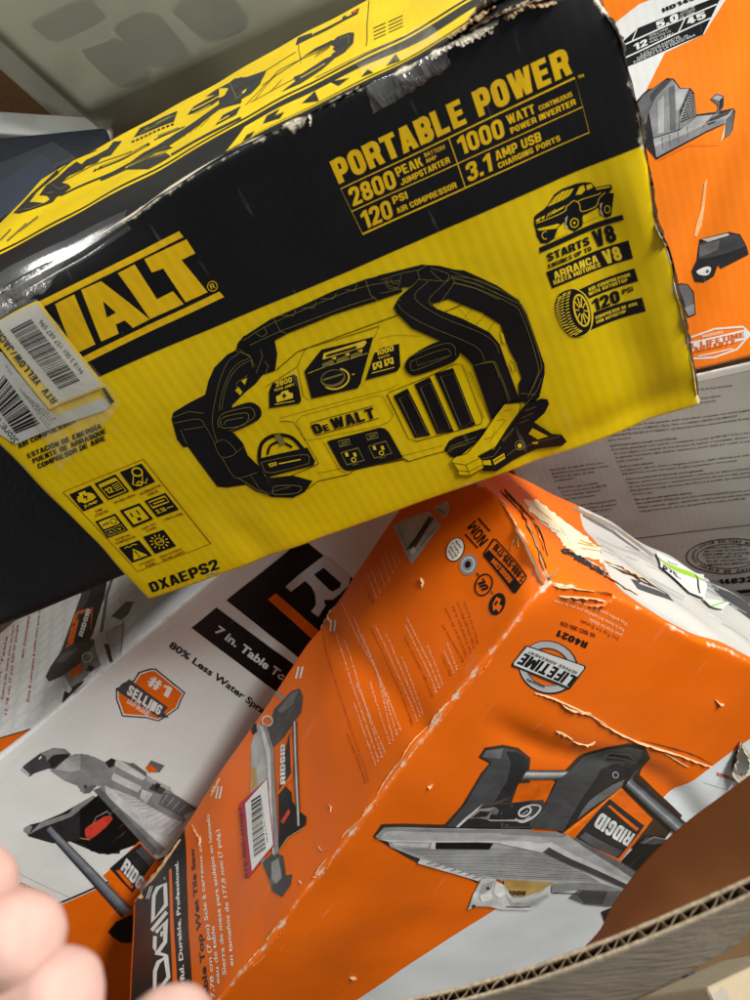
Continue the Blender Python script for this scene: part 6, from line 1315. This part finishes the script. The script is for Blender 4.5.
# ================================================================== the big open carton they all lie in
KR = plain('kraft_board', (146, 112, 74), .85, .15, .3, 200, .12, vscale=6)
KRO = plain('taped_board', (170, 158, 140), .36, .45, .35, 30, .10, vscale=8, stretch=(3, 14, 9))
KRI = plain('inner_board', (128, 84, 48), .7, .2, .12, 40, .10, vscale=4)
EDGE = plain('cut_board_edge', (176, 160, 134), .85, .1, .3, 300, .12)
big = thing('open_carton', 'large open brown cardboard carton holding everything, its cut corrugated edge across the lower right corner', 'carton', Matrix.Translation((0, .5, 0)))
def world_box(name, lo, hi, mat, parent, r=.004):
    bm = bmesh.new(); bmesh.ops.create_cube(bm, size=1)
    off = parent.matrix_world.translation
    for v in bm.verts: v.co = Vector([lo[i] + (v.co[i] + .5) * (hi[i] - lo[i]) for i in range(3)]) - off
    bmesh.ops.bevel(bm, geom=bm.edges[:], offset=r, segments=2, affect='EDGES')
    me = bpy.data.meshes.new(name); bm.to_mesh(me); bm.free(); me.materials.append(mat)
    o = bpy.data.objects.new(name, me); COL.objects.link(o); o.parent = parent; return o
bpy.context.view_layer.update()
world_box('back_wall', (-.9, 1.10, .012), (.9, 1.11, 1.25), WALLM, big)
world_box('side_wall', (-.91, -.16, .012), (-.90, 1.10, 1.15), WALLM, big)
world_box('side_wall', (.90, -.16, .012), (.91, 1.10, 1.15), WALLM, big)
world_box('near_wall', (-.9, -.17, .012), (.9, -.16, .75), WALLM, big)
world_box('base', (-.9, -.16, .012), (.9, 1.10, .02), WALLM, big)
# near flap: two liners and a fluted core between them, cut edge up
A = at(300, 1018, .345); Bp = at(790, 876, .245)
rim = Bp - A; n_rim = 96
down = Vector((.02, .50, .45)).normalized()          # the way the flap hangs, away from the cut edge
thick = rim.normalized().cross(down).normalized(); thick = thick if thick.y > 0 else -thick
def flap_pt(s, d, t):
    bend = .010 * math.sin(s * 3.0) - .006 * s
    wav = .0025 * noise.noise(Vector((s * 5, d * 9, 1.3))) * min(1, d / .03)
    return A + rim * s + down * d + Vector((0, bend, 0)) + thick * (t + wav)
TH = .0034
def flap_depth(s): return .140 - .082 * s + .006 * math.sin(s * 9)
def liner(name, t0, t1, mat, dmax=None, nd=14):
    V = []; F = []; ns = n_rim
    for i in range(ns + 1):
        s = i / ns; jag = .0006 * noise.noise(Vector((s * 90, t0 * 900, 0)))
        for j in range(nd + 1):
            d = jag + (dmax(s) if dmax else flap_depth(s)) * j / nd
            V.append(c2w(flap_pt(s, d, t0)) - big.matrix_world.translation)
        for j in range(nd + 1):
            d = jag + (dmax(s) if dmax else flap_depth(s)) * j / nd
            V.append(c2w(flap_pt(s, d, t1)) - big.matrix_world.translation)
    m = 2 * (nd + 1)
    for i in range(ns):
        for j in range(nd):
            a = i * m + j; F.append((a, a + 1, a + m + 1, a + m)); c = a + nd + 1; F.append((c, c + m, c + m + 1, c + 1))
        F.append((i * m, i * m + m, i * m + m + nd + 1, i * m + nd + 1)); F.append((i * m + nd, i * m + nd + nd + 1, i * m + m + nd + nd + 1, i * m + m + nd))
    return mesh_obj(name, V, F, mat, big)
lo_ = liner('outer_liner', TH, TH + .0007, KRO); li_ = liner('inner_liner', -.0007, 0, KR, lambda s: flap_depth(s) - .004)
for o in (lo_, li_):
    o.data.materials.append(EDGE)
    m = 2 * 15
# the fluted core
V = []; F = []; nw = 30; per = 12; tot = nw * per
for i in range(tot + 1):
    s = i / tot; ph = 2 * math.pi * nw * s; t = TH * (.5 + .46 * math.sin(ph + .6 * math.sin(ph * .37) + .55 * math.sin(ph)))
    tn = .00016
    for d in (.0004 + .0006 * noise.noise(Vector((s * 60, 3, 1))), .05): V += [c2w(flap_pt(s + .003 * math.sin(ph * .21), d, t - tn)) - big.matrix_world.translation, c2w(flap_pt(s + .003 * math.sin(ph * .21), d, t + tn)) - big.matrix_world.translation]
Fe = []
for i in range(tot):
    a = i * 4; F += [(a, a + 4, a + 6, a + 2), (a + 1, a + 3, a + 7, a + 5)]; Fe.append((a, a + 1, a + 5, a + 4))
mesh_obj('fluted_core', V, F, plain('shaded_core_paper', (112, 90, 62), .9, .1, .3, 300, .15), big); mesh_obj('core_edge', V, Fe, EDGE, big)  # core sides coloured darker than the cut edge so the flute holes look shaded
# pale cut edges of the two liners
def edge_strip(name, t0, t1):
    V = []; F = []
    for i in range(n_rim + 1):
        s = i / n_rim; jag = .0006 * noise.noise(Vector((s * 90, (TH if t0 > 0 else -.0007) * 900, 0)))
        for d, t in ((jag - .0003, t0), (jag - .0003, t1), (jag + .0018, t1 + .00005), (jag + .0018, t0 - .00005)): V.append(c2w(flap_pt(s, d, t)) - big.matrix_world.translation)
    for i in range(n_rim):
        a = i * 4; F += [(a, a + 1, a + 5, a + 4), (a + 1, a + 2, a + 6, a + 5), (a + 3, a, a + 4, a + 7)]
    mesh_obj(name, V, F, EDGE, big)
edge_strip('liner_edge', TH - .0001, TH + .0009); edge_strip('liner_edge', -.0009, .0001)
# inner flap standing up behind the cut edge, its outline curved
out = [(588, 946), (604, 928), (616, 904), (630, 884), (644, 866), (664, 848), (692, 824), (722, 802), (752, 780), (800, 745)]
V = []; F = []
oc = catmull(out, False, 5); nb_ = 10
for i, pt in enumerate(oc):
    s = i / (len(oc) - 1); bx = 588 + s * 220; base = at(bx + 6, 948 - (bx - 588) * .285, .325 - .06 * s)
    top = at(pt[0], pt[1], .40 - .06 * s + .02 * math.sin(s * 4))
    for j in range(nb_ + 1):
        k = j / nb_; p = base * (1 - k) + top * k; p = p + Vector((0, 0, .012 * math.sin(math.pi * k) * s)) + Vector((.003, 0, .006)) * (1 / (1 + math.exp(-(bx - 700) / 6)) - .5) * (1 if True else 0)
        V.append(c2w(p) - big.matrix_world.translation)
for i in range(len(oc) - 1):
    for j in range(nb_): a = i * (nb_ + 1) + j; F.append((a, a + nb_ + 1, a + nb_ + 2, a + 1))
o = mesh_obj('inner_flap', V, F, KRI, big); m = o.modifiers.new('thick', 'SOLIDIFY'); m.thickness = .003; m.offset = 0
# strips of tape creases on the outer liner
# ================================================================== beyond the carton: floor and a small pale carton
bm = bmesh.new(); bmesh.ops.create_grid(bm, x_segments=4, y_segments=4, size=4)
me = bpy.data.meshes.new('floor'); bm.to_mesh(me); bm.free(); me.materials.append(plain('concrete', (92, 90, 84), .8, .2, .3, 30, .2))
o = bpy.data.objects.new('floor', me); COL.objects.link(o); o['kind'] = 'structure'
root, B, P_ = slab('shipping_carton', 'small cream carton with a taped edge in the lower right corner', 'carton', at(707, 987, .60), at(760, 962, .62), at(745, 1050, .58), (.09, .12, .10), plain('cream_board', (168, 154, 126), .7, .25, .3, 120, .1), {}, .003, seed=6, wob=.001)
sheetm = film('edge_tape', .35, (235, 235, 228), .2, 50, .5)
q = P_[(2, 0)]
V = []; F = []
for i in range(13):
    v = .12 * i / 12
    for u in (0.0, .004, .010, .014): V.append(q.pos(max(u, .0005), v, .0008 + .001 * noise.noise(Vector((u * 90, v * 60, 1)))))
for i in range(12):
    for j in range(3): a = i * 4 + j; F.append((a, a + 1, a + 5, a + 4))
mesh_obj('edge_tape', V, F, plain('edge_paper', (150, 143, 128), .6, .3), q.obj)
slab('steel_shelf_post', 'dark metal post beside the small cream carton', 'post', at(694, 1005, .70), at(706, 1003, .70), at(694, 960, .74), (.008, .08, .02), plain('post_metal', (74, 80, 80), .4, .5, metallic=.6), {}, .001)

# ================================================================== the hand in the lower left corner
def skin_mat():
    m, nt, b = nt_new('skin')
    tc = N(nt, 'ShaderNodeTexCoord'); n = N(nt, 'ShaderNodeTexNoise', i_Scale=60, i_Detail=6); n2 = N(nt, 'ShaderNodeTexNoise', i_Scale=22, i_Detail=4)
    for q in (n, n2): L(nt, tc.outputs['Object'], q.inputs['Vector'])
    mx = N(nt, 'ShaderNodeMix', data_type='RGBA'); mx.inputs[6].default_value = (*lin((190, 160, 147)), 1); mx.inputs[7].default_value = (*lin((178, 138, 126)), 1); L(nt, n2.outputs['Fac'], mx.inputs[0]); L(nt, mx.outputs[2], b.inputs['Base Color'])
    b.inputs['Roughness'].default_value = .62; b.inputs['Specular IOR Level'].default_value = .3; b.inputs['Subsurface Weight'].default_value = .12; b.inputs['Subsurface Radius'].default_value = (.008, .003, .0015); b.inputs['Subsurface Scale'].default_value = .6
    bp = N(nt, 'ShaderNodeBump', i_Strength=.25, i_Distance=.0012); L(nt, n.outputs['Fac'], bp.inputs['Height']); L(nt, bp.outputs[0], b.inputs['Normal'])
    return m
SKIN = skin_mat()
pts = []; rad = []; edg = []
def add(p, r, parent=None):
    pts.append(c2w(p)); rad.append(r); i = len(pts) - 1
    if parent is not None: edg.append((parent, i))
    return i
wrist2 = add(at(-560, 1560, .235), .030); wrist = add(at(-430, 1400, .225), .027, wrist2); palm = add(at(-260, 1210, .205), .030, wrist)
fingers = ((( -200, 1010, .185, .0105), (-120, 930, .172, .0100), (-44, 886, .163, .0094), (2, 880, .157, .0096)),
           ((-170, 1080, .182, .0112), (-85, 985, .170, .0106), (0, 938, .160, .0104), (44, 936, .152, .0106)),
           ((-130, 1150, .180, .0112), (-50, 1060, .168, .0106), (36, 1004, .158, .0106), (86, 990, .150, .0108)),
           ((-90, 1220, .180, .0104), (0, 1160, .170, .0098), (60, 1115, .162, .0092), (105, 1090, .156, .0080)))
for k, f in enumerate(fingers):
    par = palm
    kn = add(at(f[0][0] - 20, f[0][1] + 60, f[0][2] + .008), .0145, par); par = kn
    for (x, y, z, r) in f: par = add(at(x, y, z), r, par)
par = palm
for (x, y, z, r) in ((-100, 1330, .20, .017), (60, 1230, .185, .0125), (150, 1090, .168, .0118), (183, 1008, .157, .0108)): par = add(at(x, y, z), r, par)
hand = thing('person', 'bare fingertips of a hand reaching in at the lower left corner, out of focus', 'person', Matrix.Translation(pts[palm]))
me = bpy.data.meshes.new('hand'); off = hand.matrix_world.translation.copy() if False else pts[palm].copy()
me.from_pydata([p - off for p in pts], edg, []); me.materials.append(SKIN)
ho = bpy.data.objects.new('hand', me); COL.objects.link(ho); ho.parent = hand
sk = ho.modifiers.new('skin', 'SKIN'); sk.use_smooth_shade = True; sk.branch_smoothing = .6
for i, v in enumerate(me.skin_vertices[0].data): v.radius = (rad[i], rad[i]); v.use_root = (i == palm)
ss = ho.modifiers.new('subsurf', 'SUBSURF'); ss.levels = 4; ss.render_levels = 4
tx = bpy.data.textures.new('skin_folds', 'CLOUDS'); tx.noise_scale = .012
dm = ho.modifiers.new('folds', 'DISPLACE'); dm.texture = tx; dm.strength = .0022; dm.mid_level = .5; dm.texture_coords = 'LOCAL'
# nails lie on the far side of the tips, away from the lens
